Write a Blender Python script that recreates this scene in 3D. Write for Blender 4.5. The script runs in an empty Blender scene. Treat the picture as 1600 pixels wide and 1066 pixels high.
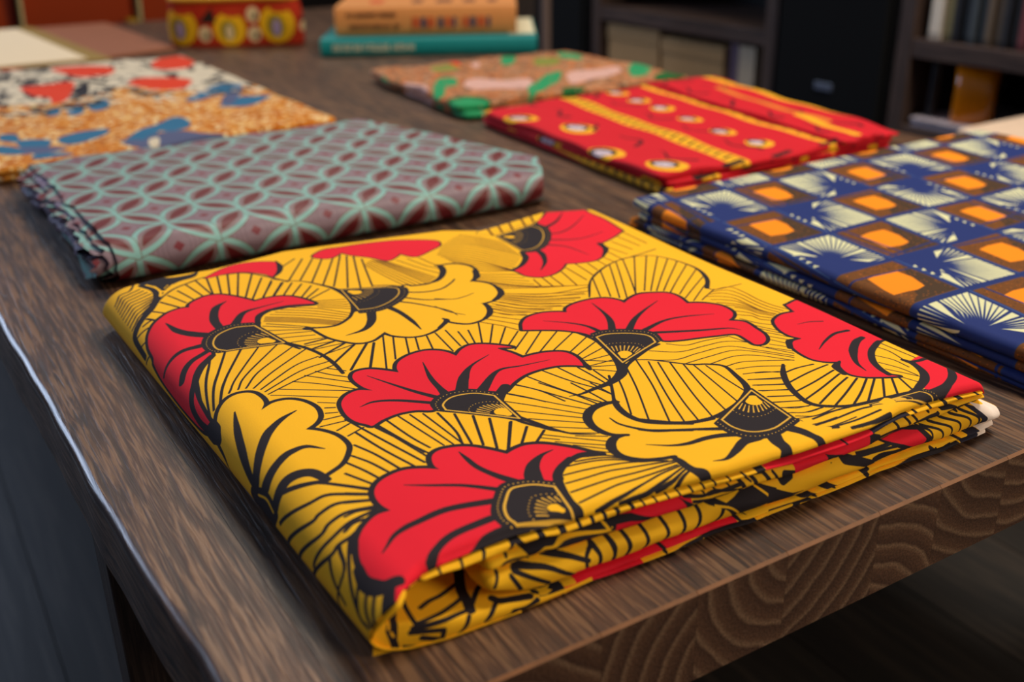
import bpy, math, random
import numpy as np
from mathutils import Matrix, Vector
random.seed(7); RNG = np.random.default_rng(7)
S = bpy.context.scene
COL = S.collection
# ------------------------------------------------------------------ camera
cd = bpy.data.cameras.new('camera'); cam = bpy.data.objects.new('camera', cd); COL.objects.link(cam); S.camera = cam
M3 = np.array([[0.85312393, -0.22219164, 0.472028], [-0.52150288, -0.33780791, 0.78353083], [-0.01463921, -0.91461286, -0.40406559]])
mw = Matrix.Identity(4)
for r in range(3):
    mw[r][0] = M3[r, 0]; mw[r][1] = -M3[r, 1]; mw[r][2] = -M3[r, 2]
mw[2][3] = 0.26
cam.matrix_world = mw
cd.sensor_width = 36; cd.lens = 1642.18 * 36 / 1600; cd.clip_start = 0.02; cd.clip_end = 50
cd.dof.use_dof = True; cd.dof.focus_distance = 0.52; cd.dof.aperture_fstop = cd.lens / 1000 / 0.0060
# ------------------------------------------------------------------ light
S.view_settings.view_transform = 'Standard'; S.view_settings.look = 'None'; S.view_settings.gamma = 1
S.view_settings.use_curve_mapping = False; S.view_settings.exposure = 0.0
W = bpy.data.worlds.new('world'); S.world = W; W.use_nodes = True
W.node_tree.nodes['Background'].inputs[0].default_value = (0.55, 0.62, 0.8, 1); W.node_tree.nodes['Background'].inputs[1].default_value = 0.12
def area(name, loc, target, sx, sy, power, col):
    l = bpy.data.lights.new(name, 'AREA'); l.shape = 'RECTANGLE'; l.size = sx; l.size_y = sy; l.energy = power; l.color = col
    o = bpy.data.objects.new(name, l); COL.objects.link(o); o.location = loc
    o.rotation_euler = (Vector(target) - Vector(loc)).to_track_quat('-Z', 'Y').to_euler(); return o
area('ceiling_lamp', (1.3, 0.5, 1.75), (0.4, 0.45, 0), 0.55, 0.55, 32, (1.0, 0.88, 0.72))
area('far_fill_light', (1.0, 2.7, 1.9), (0.6, 1.6, 0), 0.6, 0.6, 17, (1.0, 0.88, 0.74))  # added fill, no known lamp there; brightens the far table, books and shelves
area('window_light', (-0.95, 3.9, 1.35), (0.3, 0.9, 0), 1.3, 1.3, 40, (0.60, 0.74, 1.0))
area('room_light', (1.6, -1.1, 0.75), (0.4, 0.3, 0), 1.0, 0.8, 22, (1.0, 0.80, 0.58))

# ------------------------------------------------------------------ helpers
def mat(name, base=(0.5, 0.5, 0.5), rough=0.6, spec=0.4, metallic=0, sheen=0):
    m = bpy.data.materials.new(name); m.use_nodes = True
    b = m.node_tree.nodes['Principled BSDF']
    b.inputs['Base Color'].default_value = (*base, 1); b.inputs['Roughness'].default_value = rough
    b.inputs['Specular IOR Level'].default_value = spec; b.inputs['Metallic'].default_value = metallic
    b.inputs['Sheen Weight'].default_value = sheen
    return m, m.node_tree.nodes, m.node_tree.links, b
def lin(c):
    c = np.asarray(c, float) / 255
    return tuple(np.where(c < 0.04045, c / 12.92, ((c + 0.055) / 1.055) ** 2.4))
def plain(name, rgb, rough=0.6, spec=0.4, grain=0.12, scale=60, metallic=0):
    m, N, L, b = mat(name, lin(rgb), rough, spec, metallic)
    tc = N.new('ShaderNodeTexCoord'); n = N.new('ShaderNodeTexNoise'); n.inputs['Scale'].default_value = scale; n.inputs['Detail'].default_value = 3
    r = N.new('ShaderNodeMapRange'); r.inputs['To Min'].default_value = 1 - grain; r.inputs['To Max'].default_value = 1 + grain
    h = N.new('ShaderNodeHueSaturation'); h.inputs['Color'].default_value = (*lin(rgb), 1)
    L.new(tc.outputs['Object'], n.inputs['Vector']); L.new(n.outputs['Fac'], r.inputs['Value']); L.new(r.outputs['Result'], h.inputs['Value'])
    L.new(h.outputs['Color'], b.inputs['Base Color'])
    return m
def mesh(name, verts, faces, m=None, parent=None, uv=None, smooth=True):
    me = bpy.data.meshes.new(name); me.from_pydata([tuple(map(float, v)) for v in verts], [], [tuple(map(int, f)) for f in faces])
    if uv is not None:
        lay = me.uv_layers.new(name='UVMap'); idx = np.empty(len(me.loops), int); me.loops.foreach_get('vertex_index', idx)
        lay.data.foreach_set('uv', np.asarray(uv, float)[idx].ravel())
    if smooth: me.polygons.foreach_set('use_smooth', [True] * len(me.polygons))
    if m: me.materials.append(m)
    o = bpy.data.objects.new(name, me); COL.objects.link(o)
    if parent: o.parent = parent
    return o
def grid(name, P, m, parent=None, uv=None, close_u=False):
    nu, nv = P.shape[:2]
    i, j = np.meshgrid(np.arange(nu - (0 if close_u else 1)), np.arange(nv - 1), indexing='ij')
    a = i * nv + j; b = ((i + 1) % nu) * nv + j
    F = np.stack([a, b, b + 1, a + 1], -1).reshape(-1, 4)
    return mesh(name, P.reshape(-1, 3), F, m, parent, None if uv is None else uv.reshape(-1, 2))
def thing(name, label, cat, loc=(0, 0, 0), group=None):
    o = bpy.data.objects.new(name, None); COL.objects.link(o); o.location = loc; o.empty_display_size = 0.05
    o['label'] = label; o['category'] = cat
    if group: o['group'] = group
    return o
def tag(o, label, cat, group=None):
    o['label'] = label; o['category'] = cat
    if group: o['group'] = group
    return o
def struct(o): o['kind'] = 'structure'; return o
def box(name, x0, x1, y0, y1, z0, z1, m, parent=None, bevel=0.0, smooth=False):
    v = [(x, y, z) for x in (x0, x1) for y in (y0, y1) for z in (z0, z1)]
    f = [(0, 1, 3, 2), (4, 6, 7, 5), (0, 4, 5, 1), (2, 3, 7, 6), (0, 2, 6, 4), (1, 5, 7, 3)]
    o = mesh(name, v, f, m, parent, smooth=False)
    if bevel:
        b = o.modifiers.new('bevel', 'BEVEL'); b.width = bevel; b.segments = 2
    return o
def bake_mods():
    dg = bpy.context.evaluated_depsgraph_get()
    for o in list(COL.objects):
        if o.type == 'MESH' and o.modifiers:
            me = bpy.data.meshes.new_from_object(o.evaluated_get(dg)); o.modifiers.clear(); o.data = me
# ---- geometry of the yellow folded cloth (metres; z = 0 is the table top) ----
def lerp_curve(P):
    P = sorted(P); xs = [p[0] for p in P]; ys = [p[1] for p in P]
    return lambda x: np.interp(x, xs, ys)
XR = 0.433
RX = 0.019
ZT = lerp_curve([(0.09, 0.0300), (0.14, 0.0315), (0.30, 0.0315), (0.38, 0.0313), (0.44, 0.0303)])
YBOT = lerp_curve([(0.1, 0.289), (0.117, 0.2865), (0.14, 0.282), (0.1814, 0.2801), (0.2047, 0.2811), (0.2265, 0.2793), (0.2456, 0.2792), (0.2662, 0.2799), (0.285, 0.2776), (0.2979, 0.2781), (0.3257, 0.2764), (0.3574, 0.2769), (0.3867, 0.2754), (0.4071, 0.2731), (0.4219, 0.2736), (0.4458, 0.2748)])
YTOP = lerp_curve([(0.100, 0.276), (0.118, 0.2765), (0.124, 0.282), (0.133, 0.2875), (0.145, 0.2885), (0.173, 0.2895), (0.192, 0.2866), (0.214, 0.2857), (0.2485, 0.2832), (0.2726, 0.2793), (0.2945, 0.278), (0.3103, 0.2755), (0.3527, 0.2741), (0.376, 0.278), (0.398, 0.2785), (0.4176, 0.2763), (0.433, 0.2735)])
YBACK = lerp_curve([(0.08, 0.655), (0.111, 0.6635), (0.1316, 0.6663), (0.168, 0.6634), (0.2212, 0.6747), (0.2731, 0.6615), (0.335, 0.6531), (0.3575, 0.6379), (0.42, 0.6509), (0.4487, 0.6396), (0.46, 0.635)])
def sright(y): return -0.065 * (y - 0.275)
def xl(y): return 0.110 - 0.033 * (y - 0.27)
def zt(x, y):
    return ZT(x) - 0.006 * np.clip((y - 0.30) / 0.34, 0, 1) + 0.0004 * np.sin(x * 41 + y * 23) * np.clip((y - 0.3) * 20, 0, 1)
def yfront(x, z):
    t = np.clip(z / 0.030, 0, 1.1)
    return YBOT(x) * (1 - t) + YTOP(x) * t
def surf_top(s, y):
    s = np.asarray(s, float); y = np.asarray(y, float)
    xc = xl(y) + RX
    lf = XR - xc
    th = np.clip((s - lf) / 0.0168, 0, np.pi)
    over = np.maximum(s - lf - 0.0168 * np.pi, 0)
    x = np.where(s < lf, XR - s, xc - RX * np.sin(th) + over)
    z0 = zt(np.where(s < lf, XR - s, xc), y)
    z = z0 * 0.5 * (1 + np.cos(th)) + 0.0006
    e = np.clip((0.004 - s + sright(y)) / 0.004, 0, 1)                       # right edge rolls over
    z = z - 0.003 * (1 - np.sqrt(1 - e * e))
    yf = yfront(x, z)
    u = np.clip(1 - (y - yf) / 0.0035, 0, 1) * (th < 0.3)
    z = z - 0.0030 * (1 - np.sqrt(1 - np.minimum(u * u, 1)))      # front edge rolls over
    w = np.clip(1 - (YBACK(x) - y) / 0.006, 0, 1)
    z = z - 0.004 * (1 - np.sqrt(1 - w * w)) * (th < 1.5)
    return np.stack([x, y, z], -1)
def surf_front(x, z):
    x = np.asarray(x, float); z = np.asarray(z, float)
    return np.stack([x, yfront(x, z), z], -1)
ZLIP = lerp_curve([(0.112, 0.014), (0.125, 0.0115), (0.15, 0.0065), (0.18, 0.004), (0.20, 0.0025)])
def surf_lip(x, a):
    """bottom layer of the roll: its front rises from the table, then runs back into the cavity"""
    x = np.asarray(x, float); a = np.asarray(a, float)
    zl = ZLIP(x); b = np.maximum(a - zl, 0)
    z = np.minimum(a, zl) + 0.10 * np.minimum(b, 0.05) + 0.0006
    y = YBOT(x) + 0.0006 - 0.0012 * np.sin(np.pi * np.clip(a / zl, 0, 1)) + b
    return np.stack([x, y, z], -1)

# ---- a small painter for printed cloth: everything in millimetres of cloth ----
class Print:
    def __init__(s, x0, y0, x1, y1, ppm, base):
        s.x0, s.y0, s.ppm = x0, y0, ppm
        s.w = int((x1 - x0) * ppm); s.h = int((y1 - y0) * ppm)
        s.a = np.empty((s.h, s.w, 3), np.float32); s.a[:] = base
    def px(s, P):
        P = np.asarray(P, float)
        return (P - (s.x0, s.y0)) * s.ppm
    def fill(s, P, col, alpha=1.0):
        P = s.px(P); Q = np.roll(P, -1, 0)
        ya = max(0, int(P[:, 1].min())); yb = min(s.h, int(P[:, 1].max()) + 2)
        col = np.asarray(col, np.float32)
        for y in range(ya, yb):
            cov = np.zeros(s.w, np.float32); hit = False
            for o in (0.25, 0.75):
                yy = y + o
                m = (P[:, 1] <= yy) != (Q[:, 1] <= yy)
                if not m.any(): continue
                p, q = P[m], Q[m]
                xs = np.sort(p[:, 0] + (yy - p[:, 1]) / (q[:, 1] - p[:, 1]) * (q[:, 0] - p[:, 0]))
                for a, b in zip(xs[::2], xs[1::2]):
                    a = max(a, 0); b = min(b, s.w)
                    if b <= a: continue
                    hit = True
                    ia, ib = int(a), min(int(b), s.w - 1)
                    if ia == ib: cov[ia] += (b - a) * 0.5
                    else:
                        cov[ia] += (ia + 1 - a) * 0.5; cov[ia + 1:ib] += 0.5; cov[ib] += (b - ib) * 0.5
            if hit:
                i = np.nonzero(cov)[0]; i0, i1 = i[0], i[-1] + 1
                c = np.minimum(cov[i0:i1, None], 1) * alpha
                s.a[y, i0:i1] = s.a[y, i0:i1] * (1 - c) + col * c
    def stroke(s, P, w, col, closed=False):
        P = s.px(P); n = len(P)
        w = np.broadcast_to(np.asarray(w, float), (n,)) * s.ppm * 0.5
        col = np.asarray(col, np.float32)
        for i in range(n if closed else n - 1):
            p, q = P[i], P[(i + 1) % n]; wa, wb = w[i], w[(i + 1) % n]
            r = max(wa, wb) + 1
            xa = max(0, int(min(p[0], q[0]) - r)); xb = min(s.w, int(max(p[0], q[0]) + r) + 2)
            ya = max(0, int(min(p[1], q[1]) - r)); yb = min(s.h, int(max(p[1], q[1]) + r) + 2)
            if xb <= xa or yb <= ya: continue
            X = np.arange(xa, xb)[None, :] + 0.5 - p[0]; Y = np.arange(ya, yb)[:, None] + 0.5 - p[1]
            d = q - p; L = d @ d + 1e-9
            t = np.clip((X * d[0] + Y * d[1]) / L, 0, 1)
            D = np.hypot(X - t * d[0], Y - t * d[1])
            c = np.clip(wa + (wb - wa) * t - D + 0.5, 0, 1)[..., None].astype(np.float32)
            s.a[ya:yb, xa:xb] = s.a[ya:yb, xa:xb] * (1 - c) + col * c
    def dot(s, p, r, col): s.stroke([p, (p[0] + 1e-3, p[1])], 2 * r, col)
def spline(P, closed=False, step=6):
    """Catmull-Rom through P; a point given twice is a sharp corner."""
    P = [tuple(p) for p in P]
    if closed:
        k = next((i for i in range(len(P)) if P[i] == P[i - 1]), None)
        if k is None:
            n = len(P); A = np.array(P); out = []
            for i in range(n):
                out += seg(A[i - 1], A[i], A[(i + 1) % n], A[(i + 2) % n], step)
            return np.array(out)
        P = P[k:] + P[:k]
        P = P + [P[0]]
    runs, cur = [], [P[0]]
    for p in P[1:]:
        if p == cur[-1]:
            if len(cur) > 1: runs.append(cur)
            cur = [p]
        else: cur.append(p)
    if len(cur) > 1: runs.append(cur)
    out = []
    for r in runs:
        A = np.array([2 * np.array(r[0]) - np.array(r[1])] + [np.array(p) for p in r] + [2 * np.array(r[-1]) - np.array(r[-2])])
        for i in range(1, len(A) - 2): out += seg(A[i - 1], A[i], A[i + 1], A[i + 2], step)
    out.append(np.array(runs[-1][-1]))
    return np.array(out)
def seg(a, b, c, d, n):
    o = []
    for k in range(n):
        t = k / n
        o.append(0.5 * (2 * b + (c - a) * t + (2 * a - 5 * b + 4 * c - d) * t * t + (3 * b - a - 3 * c + d) * t ** 3))
    return o
def widths(w, P, n):
    """spread the pen widths given at the traced points along the resampled line"""
    if np.isscalar(w): return np.full(n, float(w))
    return np.interp(np.linspace(0, 1, n), np.linspace(0, 1, len(w)), w)

PRINT_YELLOW = [
["l","K",0.75,[3313,6412,3282,6451,3253,6503,3221,6504,3189,6516,3134,6649]],
["l","K",0.75,[3314,6365,3280,6404,3248,6454,3214,6456,3179,6472,3140,6498]],
["l","K",0.75,[3316,6318,3278,6355,3244,6407,3207,6410,3169,6429,3127,6455]],
["l","K",0.75,[3317,6273,3277,6307,3239,6358,3200,6363,3160,6386,3113,6413]],
["l","K",0.75,[3319,6227,3275,6260,3235,6310,3194,6316,3150,6341,3100,6370]],
["l","K",0.75,[3321,6183,3273,6213,3231,6262,3187,6270,3140,6297,3088,6327]],
["l","K",0.75,[3319,6131,3274,6161,3233,6208,3192,6223,3147,6257,3097,6294]],
["l","K",0.75,[3318,6079,3275,6110,3236,6156,3196,6176,3155,6217,3107,6263]],
["l","K",0.75,[3317,6028,3276,6059,3239,6105,3201,6131,3161,6177,3116,6231]],
["l","K",0.75,[3316,5978,3277,6009,3242,6054,3205,6087,3168,6137,3125,6200]],
["l","K",0.75,[3315,5928,3278,5960,3244,6004,3209,6044,3174,6099,3134,6169]],
["l","K",2.4,[3112,6559,3067,6436,3075,6317,3107,6219,3183,6073,3254,5985,3309,5927,3342,5856,3358,5640]],
["l","K",0.9,[3388,5608,3333,5589]],
["l","K",0.9,[3346,5748,3283,5734]],
["l","K",0.9,[3324,5857,3236,5857]],
["l","K",0.9,[3250,5914,3196,5933]],
["l","K",0.9,[3212,5978,3177,5900]],
["l","K",0.9,[3162,6052,3107,5972]],
["l","K",0.9,[3088,6180,3020,6028]],
["l","K",0.9,[3021,6272,2963,6077]],
["l","K",0.9,[2949,6317,2907,6095]],
["l","K",0.9,[2875,6396,2843,6137]],
["l","K",0.9,[2801,6440,2788,6123]],
["l","K",0.9,[2726,6459,2781,6131]],
["l","K",0.9,[2660,6444,2738,6101]],
["l","K",0.9,[2593,6443,2701,6050]],
["l","K",0.9,[2526,6429,2668,6001]],
["l","K",0.9,[2451,6379,2635,5952]],
["l","K",0.9,[2427,6261,2615,5888]],
["l","K",0.9,[2395,6168,2540,5899]],
["l","K",0.9,[2344,6091,2484,5874]],
["l","K",0.9,[2403,6140,2539,5907]],
["l","K",0.9,[2353,6092,2490,5874]],
["l","K",0.9,[2303,6045,2444,5830]],
["l","K",0.9,[2261,5988,2405,5790]],
["l","K",0.9,[2223,5921,2364,5737]],
["l","K",0.9,[2207,5842,2344,5710]],
["l","K",0.9,[2155,5794,2329,5688]],
["l","T",0.5,[2301,5643,2269,5631,2237,5618,2206,5605,2174,5590,2143,5576]],
["l","T",0.5,[2308,5617,2276,5601,2244,5585,2212,5569,2181,5551,2150,5533]],
["l","T",0.5,[2315,5590,2283,5571,2251,5552,2219,5532,2188,5511,2157,5490]],
["l","T",0.5,[2321,5564,2289,5541,2257,5519,2225,5497,2194,5472,2163,5448]],
["l","T",0.5,[2328,5538,2296,5512,2264,5487,2232,5461,2201,5434,2170,5406]],
["l","T",0.5,[2488,5648,2428,5597,2368,5546,2311,5487,2260,5418,2209,5349]],
["l","T",0.5,[2527,5628,2463,5574,2400,5520,2340,5459,2284,5390,2229,5322]],
["l","T",0.5,[2566,5608,2499,5551,2432,5495,2368,5432,2308,5363,2248,5294]],
["l","T",0.5,[2604,5589,2533,5530,2463,5471,2396,5406,2331,5336,2267,5267]],
["l","T",0.5,[2641,5570,2567,5508,2494,5447,2423,5380,2354,5310,2286,5241]],
["l","T",0.5,[2649,5553,2577,5493,2505,5433,2435,5368,2367,5301,2300,5234]],
["l","T",0.5,[2656,5536,2586,5477,2515,5418,2447,5357,2380,5292,2314,5227]],
["l","T",0.5,[2664,5520,2595,5462,2526,5404,2459,5345,2393,5283,2328,5220]],
["l","T",0.5,[2672,5503,2604,5447,2537,5391,2470,5333,2406,5273,2341,5214]],
["l","K",0.75,[2672,5460,2496,5280]],
["l","K",0.75,[2701,5438,2500,5251]],
["l","K",0.75,[2719,5367,2506,5235]],
["l","K",0.75,[2695,5277,2505,5202]],
["l","K",0.75,[2685,5209,2507,5142]],
["l","K",0.75,[2651,5115,2465,5071]],
["l","K",0.75,[2628,5030,2432,4998]],
["l","K",0.75,[2589,4954,2404,4948]],
["l","K",0.75,[2565,4861,2359,4905]],
["l","K",1.2,[3331,5872,3266,5944,3182,6049,3084,6225,2968,6358,2843,6427,2762,6468,2716,6466,2586,6453,2480,6413,2402,6288,2315,6085]],
["l","K",[0.8,0.8,1.2,2.2,3,3,2.6,2,1.5],[2383,6197,2318,6111,2231,6024,2176,5918,2127,5802,2109,5657,2120,5522,2158,5398,2231,5282,2326,5214,2400,5212,2465,5230]],
["l","K",[1,1.4],[3084,6701,3039,6313]],
["l","K",[4,3],[2505,5255,2481,5227]],
["f","K",[3123,6608,3049,6510,3023,6376,2963,6432,2889,6483,2779,6520,2724,6646,2785,6579,2936,6594,2983,6733,3054,6759]],
["l","Y",1.2,[3084,6550,3047,6458,3041,6365,3057,6289,2956,6402,2866,6455,2759,6480]],
["l","Y",0.5,[3006,6414,2970,6463]],
["l","Y",0.5,[2996,6394,2942,6454]],
["l","K",0.85,[2113,6508,2280,6362]],
["l","K",0.85,[2069,6478,2302,6100]],
["l","K",0.85,[2012,6438,2242,6059]],
["l","K",0.85,[1958,6401,2203,5963]],
["l","K",0.85,[1893,6368,2156,5890]],
["l","K",0.85,[1829,6396,2108,5830]],
["l","K",0.85,[1797,6357,2045,5760]],
["l","K",0.85,[1764,6317,1978,5715]],
["l","K",0.85,[1739,6239,1903,5704]],
["l","T",0.42,[1771,6129,1764,6015,1758,5904,1750,5798,1740,5697,1731,5598]],
["l","T",0.42,[1751,6144,1741,6026,1731,5911,1720,5801,1709,5693,1698,5588]],
["l","T",0.42,[1732,6158,1718,6037,1704,5918,1691,5803,1678,5689,1666,5578]],
["l","T",0.42,[1712,6173,1694,6048,1677,5925,1661,5805,1647,5685,1633,5568]],
["l","T",0.42,[1692,6188,1671,6059,1650,5932,1631,5807,1615,5681,1600,5558]],
["l","T",0.42,[1678,6172,1656,6048,1634,5928,1614,5808,1597,5688,1580,5571]],
["l","T",0.42,[1665,6156,1641,6038,1618,5924,1597,5810,1578,5695,1560,5583]],
["l","T",0.42,[1651,6140,1626,6028,1602,5919,1579,5812,1559,5702,1540,5595]],
["l","T",0.42,[1637,6123,1611,6018,1586,5915,1562,5813,1541,5709,1520,5607]],
["l","T",0.42,[1624,6107,1597,6008,1570,5911,1544,5815,1522,5716,1500,5620]],
["l","T",0.42,[1555,6085,1534,5996,1514,5907,1493,5824,1469,5746,1445,5670]],
["l","T",0.42,[1485,6064,1472,5983,1458,5904,1441,5832,1415,5777,1389,5721]],
["l","T",0.42,[1415,6042,1408,5971,1402,5901,1389,5841,1360,5807,1332,5773]],
["l","K",0.9,[1899,5715,1813,5669,1748,5597]],
["l","T",0.5,[939,6336,902,6276,865,6216,834,6147,804,6078,774,6010]],
["l","T",0.5,[972,6311,928,6249,883,6187,849,6111,816,6033,784,5957]],
["l","T",0.5,[1005,6287,953,6222,902,6159,864,6075,829,5989,794,5904]],
["l","T",0.5,[1037,6262,979,6196,920,6131,879,6040,841,5945,803,5853]],
["l","T",0.5,[1069,6238,1004,6170,939,6103,893,6005,852,5902,812,5801]],
["l","T",0.5,[1101,6215,1029,6145,957,6075,908,5970,864,5860,821,5751]],
["l","T",0.5,[1132,6192,1053,6120,974,6048,922,5936,876,5818,830,5702]],
["l","T",0.5,[1163,6169,1077,6095,992,6021,936,5902,887,5776,839,5653]],
["l","T",0.5,[1185,6140,1103,6062,1021,5985,966,5868,919,5742,873,5619]],
["l","T",0.5,[1206,6111,1128,6030,1050,5949,995,5835,950,5709,906,5585]],
["l","T",0.5,[1228,6083,1153,5998,1079,5914,1023,5802,980,5676,938,5553]],
["l","T",0.5,[1248,6055,1177,5967,1106,5880,1052,5771,1010,5644,970,5521]],
["l","T",0.5,[1269,6027,1201,5937,1134,5847,1079,5739,1040,5613,1001,5490]],
["l","T",0.5,[1289,6000,1224,5907,1160,5814,1106,5709,1069,5583,1032,5460]],
["l","T",0.5,[1287,5949,1229,5856,1172,5764,1120,5668,1077,5561,1034,5456]],
["l","T",0.5,[1285,5899,1234,5806,1184,5714,1133,5628,1084,5539,1037,5452]],
["l","T",0.5,[1282,5850,1239,5757,1196,5665,1145,5588,1092,5518,1039,5448]],
["l","T",0.5,[1280,5801,1243,5708,1207,5617,1158,5549,1100,5496,1041,5444]],
["l","T",0.5,[1277,5752,1248,5660,1218,5569,1170,5510,1107,5475,1044,5440]],
["l","T",0.5,[1272,5523,1226,5490,1180,5456,1134,5423,1088,5389,1042,5356]],
["l","T",0.5,[1284,5498,1237,5456,1189,5413,1142,5371,1095,5330,1048,5289]],
["l","T",0.5,[1296,5473,1247,5422,1199,5371,1151,5321,1102,5272,1053,5223]],
["l","T",0.5,[1308,5449,1258,5388,1209,5329,1159,5271,1109,5215,1059,5159]],
["l","T",0.5,[1319,5424,1269,5355,1218,5287,1167,5222,1116,5158,1064,5095]],
["l","T",0.5,[1317,5385,1256,5319,1195,5252,1133,5188,1071,5125,1009,5063]],
["l","T",0.5,[1315,5347,1243,5282,1171,5217,1099,5154,1027,5092,955,5031]],
["l","T",0.5,[1313,5309,1230,5246,1148,5182,1065,5120,982,5059,900,4998]],
["l","T",0.5,[1311,5271,1218,5210,1125,5148,1032,5087,938,5026,845,4966]],
["l","T",0.5,[1309,5234,1205,5174,1102,5114,998,5053,894,4994,790,4934]],
["l","T",0.55,[1309,5133,1221,5070,1133,5007,1040,4952,945,4901,849,4851]],
["l","T",0.55,[1329,5116,1249,5049,1170,4982,1084,4926,993,4877,903,4828]],
["l","T",0.55,[1350,5100,1278,5029,1207,4958,1127,4901,1041,4853,956,4805]],
["l","T",0.55,[1370,5083,1306,5008,1243,4934,1170,4876,1089,4830,1008,4783]],
["l","T",0.55,[1390,5067,1335,4987,1279,4909,1212,4851,1136,4806,1060,4761]],
["l","T",0.55,[1418,5037,1369,4964,1320,4892,1260,4839,1191,4800,1122,4760]],
["l","T",0.55,[1445,5008,1403,4941,1361,4875,1308,4827,1246,4793,1184,4759]],
["l","T",0.55,[1472,4978,1436,4918,1401,4858,1355,4814,1300,4786,1245,4757]],
["l","T",0.55,[1499,4948,1470,4894,1441,4841,1402,4802,1354,4779,1306,4755]],
["l","T",0.55,[1526,4919,1503,4871,1481,4823,1449,4789,1408,4771,1367,4752]],
["l","T",0.6,[1015,5228,1041,5091]],
["l","T",0.6,[954,5224,981,5060]],
["l","T",0.6,[899,5212,927,5021]],
["l","T",0.6,[799,5238,856,4982]],
["l","T",0.6,[735,5278,759,5017]],
["l","T",0.6,[643,5303,677,5067]],
["l","T",0.6,[571,5270,598,5126]],
["l","T",0.6,[481,5289,495,5175]],
["l","T",0.6,[400,5333,402,5210]],
["l","T",0.6,[298,5432,316,5234]],
["l","T",0.6,[239,5526,215,5315]],
["l","T",0.6,[138,5594,121,5384]],
["l","T",0.6,[37,5660,30,5422]],
["l","T",0.6,[-58,5731,-45,5438]],
["l","K",0.9,[905,4778,780,4955,639,5070,426,5196,263,5246,-17,5306]],
["l","K",[1,1,1,1,1,1.4,2.4,2.4],[893,4795,748,4987,611,5096,426,5196,263,5246,110,5218,44,5109,18,4950,36,4797,120,4625,237,4490]],
["l","K",0.75,[809,4920,911,4770]],
["l","K",0.75,[711,5018,853,4740]],
["l","K",0.75,[593,5099,803,4704]],
["l","K",0.75,[468,5174,772,4656]],
["l","K",0.75,[391,5208,742,4622]],
["l","K",0.75,[318,5229,651,4659]],
["l","K",0.75,[218,5235,651,4659]],
["l","K",0.75,[123,5226,581,4662]],
["l","K",0.75,[79,5165,550,4640]],
["l","K",0.75,[40,5106,521,4620]],
["l","K",0.75,[22,5029,486,4597]],
["l","K",0.75,[14,4942,475,4549]],
["l","K",0.75,[32,4826,441,4501]],
["l","K",0.75,[99,4681,455,4432]],
["l","K",0.75,[187,4557,442,4372]],
["l","K",0.75,[216,4449,395,4353]],
["l","K",0.8,[241,4494,220,4442,122,4433,15,4433]],
["l","T",0.6,[220,4442,112,4426,107,4310,127,4173,124,4058,100,3963]],
["l","T",0.6,[263,4422,167,4395,147,4294,161,4163,160,4049,136,3956]],
["l","T",0.6,[304,4403,220,4365,187,4277,195,4153,195,4040,170,3949]],
["l","T",0.6,[345,4385,272,4336,226,4262,229,4144,231,4031,205,3942]],
["l","T",0.6,[350,4327,290,4278,248,4212,241,4115,233,4022,204,3948]],
["l","T",0.6,[354,4270,307,4221,269,4163,252,4087,236,4013,204,3953]],
["l","T",0.6,[336,4211,301,4167,276,4113,264,4049,246,3992,220,3941]],
["l","T",0.6,[319,4154,296,4114,283,4065,276,4012,256,3971,236,3930]],
["l","T",0.6,[352,4108,326,4072,307,4031,303,3977,281,3939,255,3905]],
["l","T",0.6,[384,4063,356,4032,330,3998,329,3943,306,3908,275,3881]],
["l","K",0.7,[410,4015,376,3907,313,3822]],
["l","K",0.7,[426,3930,397,3848,353,3746]],
["l","K",0.7,[430,3860,396,3775,351,3685]],
["l","K",0.7,[445,3798,409,3734,370,3648]],
["l","K",0.7,[465,3740,394,3615]],
["l","K",0.7,[489,3697,445,3590]],
["l","K",0.7,[535,3650,480,3565]],
["l","K",0.7,[579,3631,504,3515]],
["l","K",0.75,[986,3955,912,3886,789,3883,639,3861]],
["l","K",0.75,[1122,3926,997,3834,838,3827,705,3816,617,3745,589,3638,523,3489]],
["l","K",0.75,[1254,3878,1091,3768,929,3770,734,3756,642,3627,546,3466]],
["l","K",0.75,[1068,3700,903,3705,746,3697,659,3609,563,3449]],
["l","K",0.75,[961,3630,800,3637,692,3575,591,3422]],
["l","K",0.75,[926,3562,828,3562,741,3523,588,3424]],
["l","K",0.75,[901,3509,790,3472,675,3396]],
["l","K",0.75,[912,3445,812,3406,734,3336]],
["l","K",0.75,[933,3381,791,3287]],
["l","K",0.75,[957,3321,822,3240]],
["l","K",0.75,[981,3264,856,3182]],
["l","K",0.75,[634,3857,620,3787,604,3668]],
["l","K",0.75,[939,3383,792,3303]],
["l","K",0.75,[963,3323,837,3241]],
["l","K",0.75,[977,3259,857,3189]],
["l","K",0.75,[995,3192,882,3125]],
["l","K",0.75,[1012,3135,896,3073]],
["l","K",0.75,[1020,3072,969,3031,895,3013]],
["l","K",0.75,[1032,3015,954,2971,867,2965]],
["l","K",0.75,[1047,2954,961,2927,857,2916]],
["l","K",0.75,[1025,2872,972,2865,883,2863]],
["l","K",0.75,[997,2814,891,2813,810,2816]],
["l","K",0.85,[1450,3773,1534,3603,1648,3397]],
["l","K",0.85,[1355,3816,1462,3595,1621,3299]],
["l","K",0.85,[1257,3864,1377,3580,1549,3242]],
["l","K",0.85,[1214,3821,1381,3472,1494,3205]],
["l","K",0.85,[1178,3788,1345,3415,1435,3172]],
["l","K",0.85,[1129,3751,1268,3413,1357,3164]],
["l","K",0.85,[1084,3701,1187,3419,1260,3179]],
["l","K",0.85,[1048,3659,1104,3416,1151,3213]],
["l","K",0.85,[998,3626,1024,3445,1039,3292]],
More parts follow.
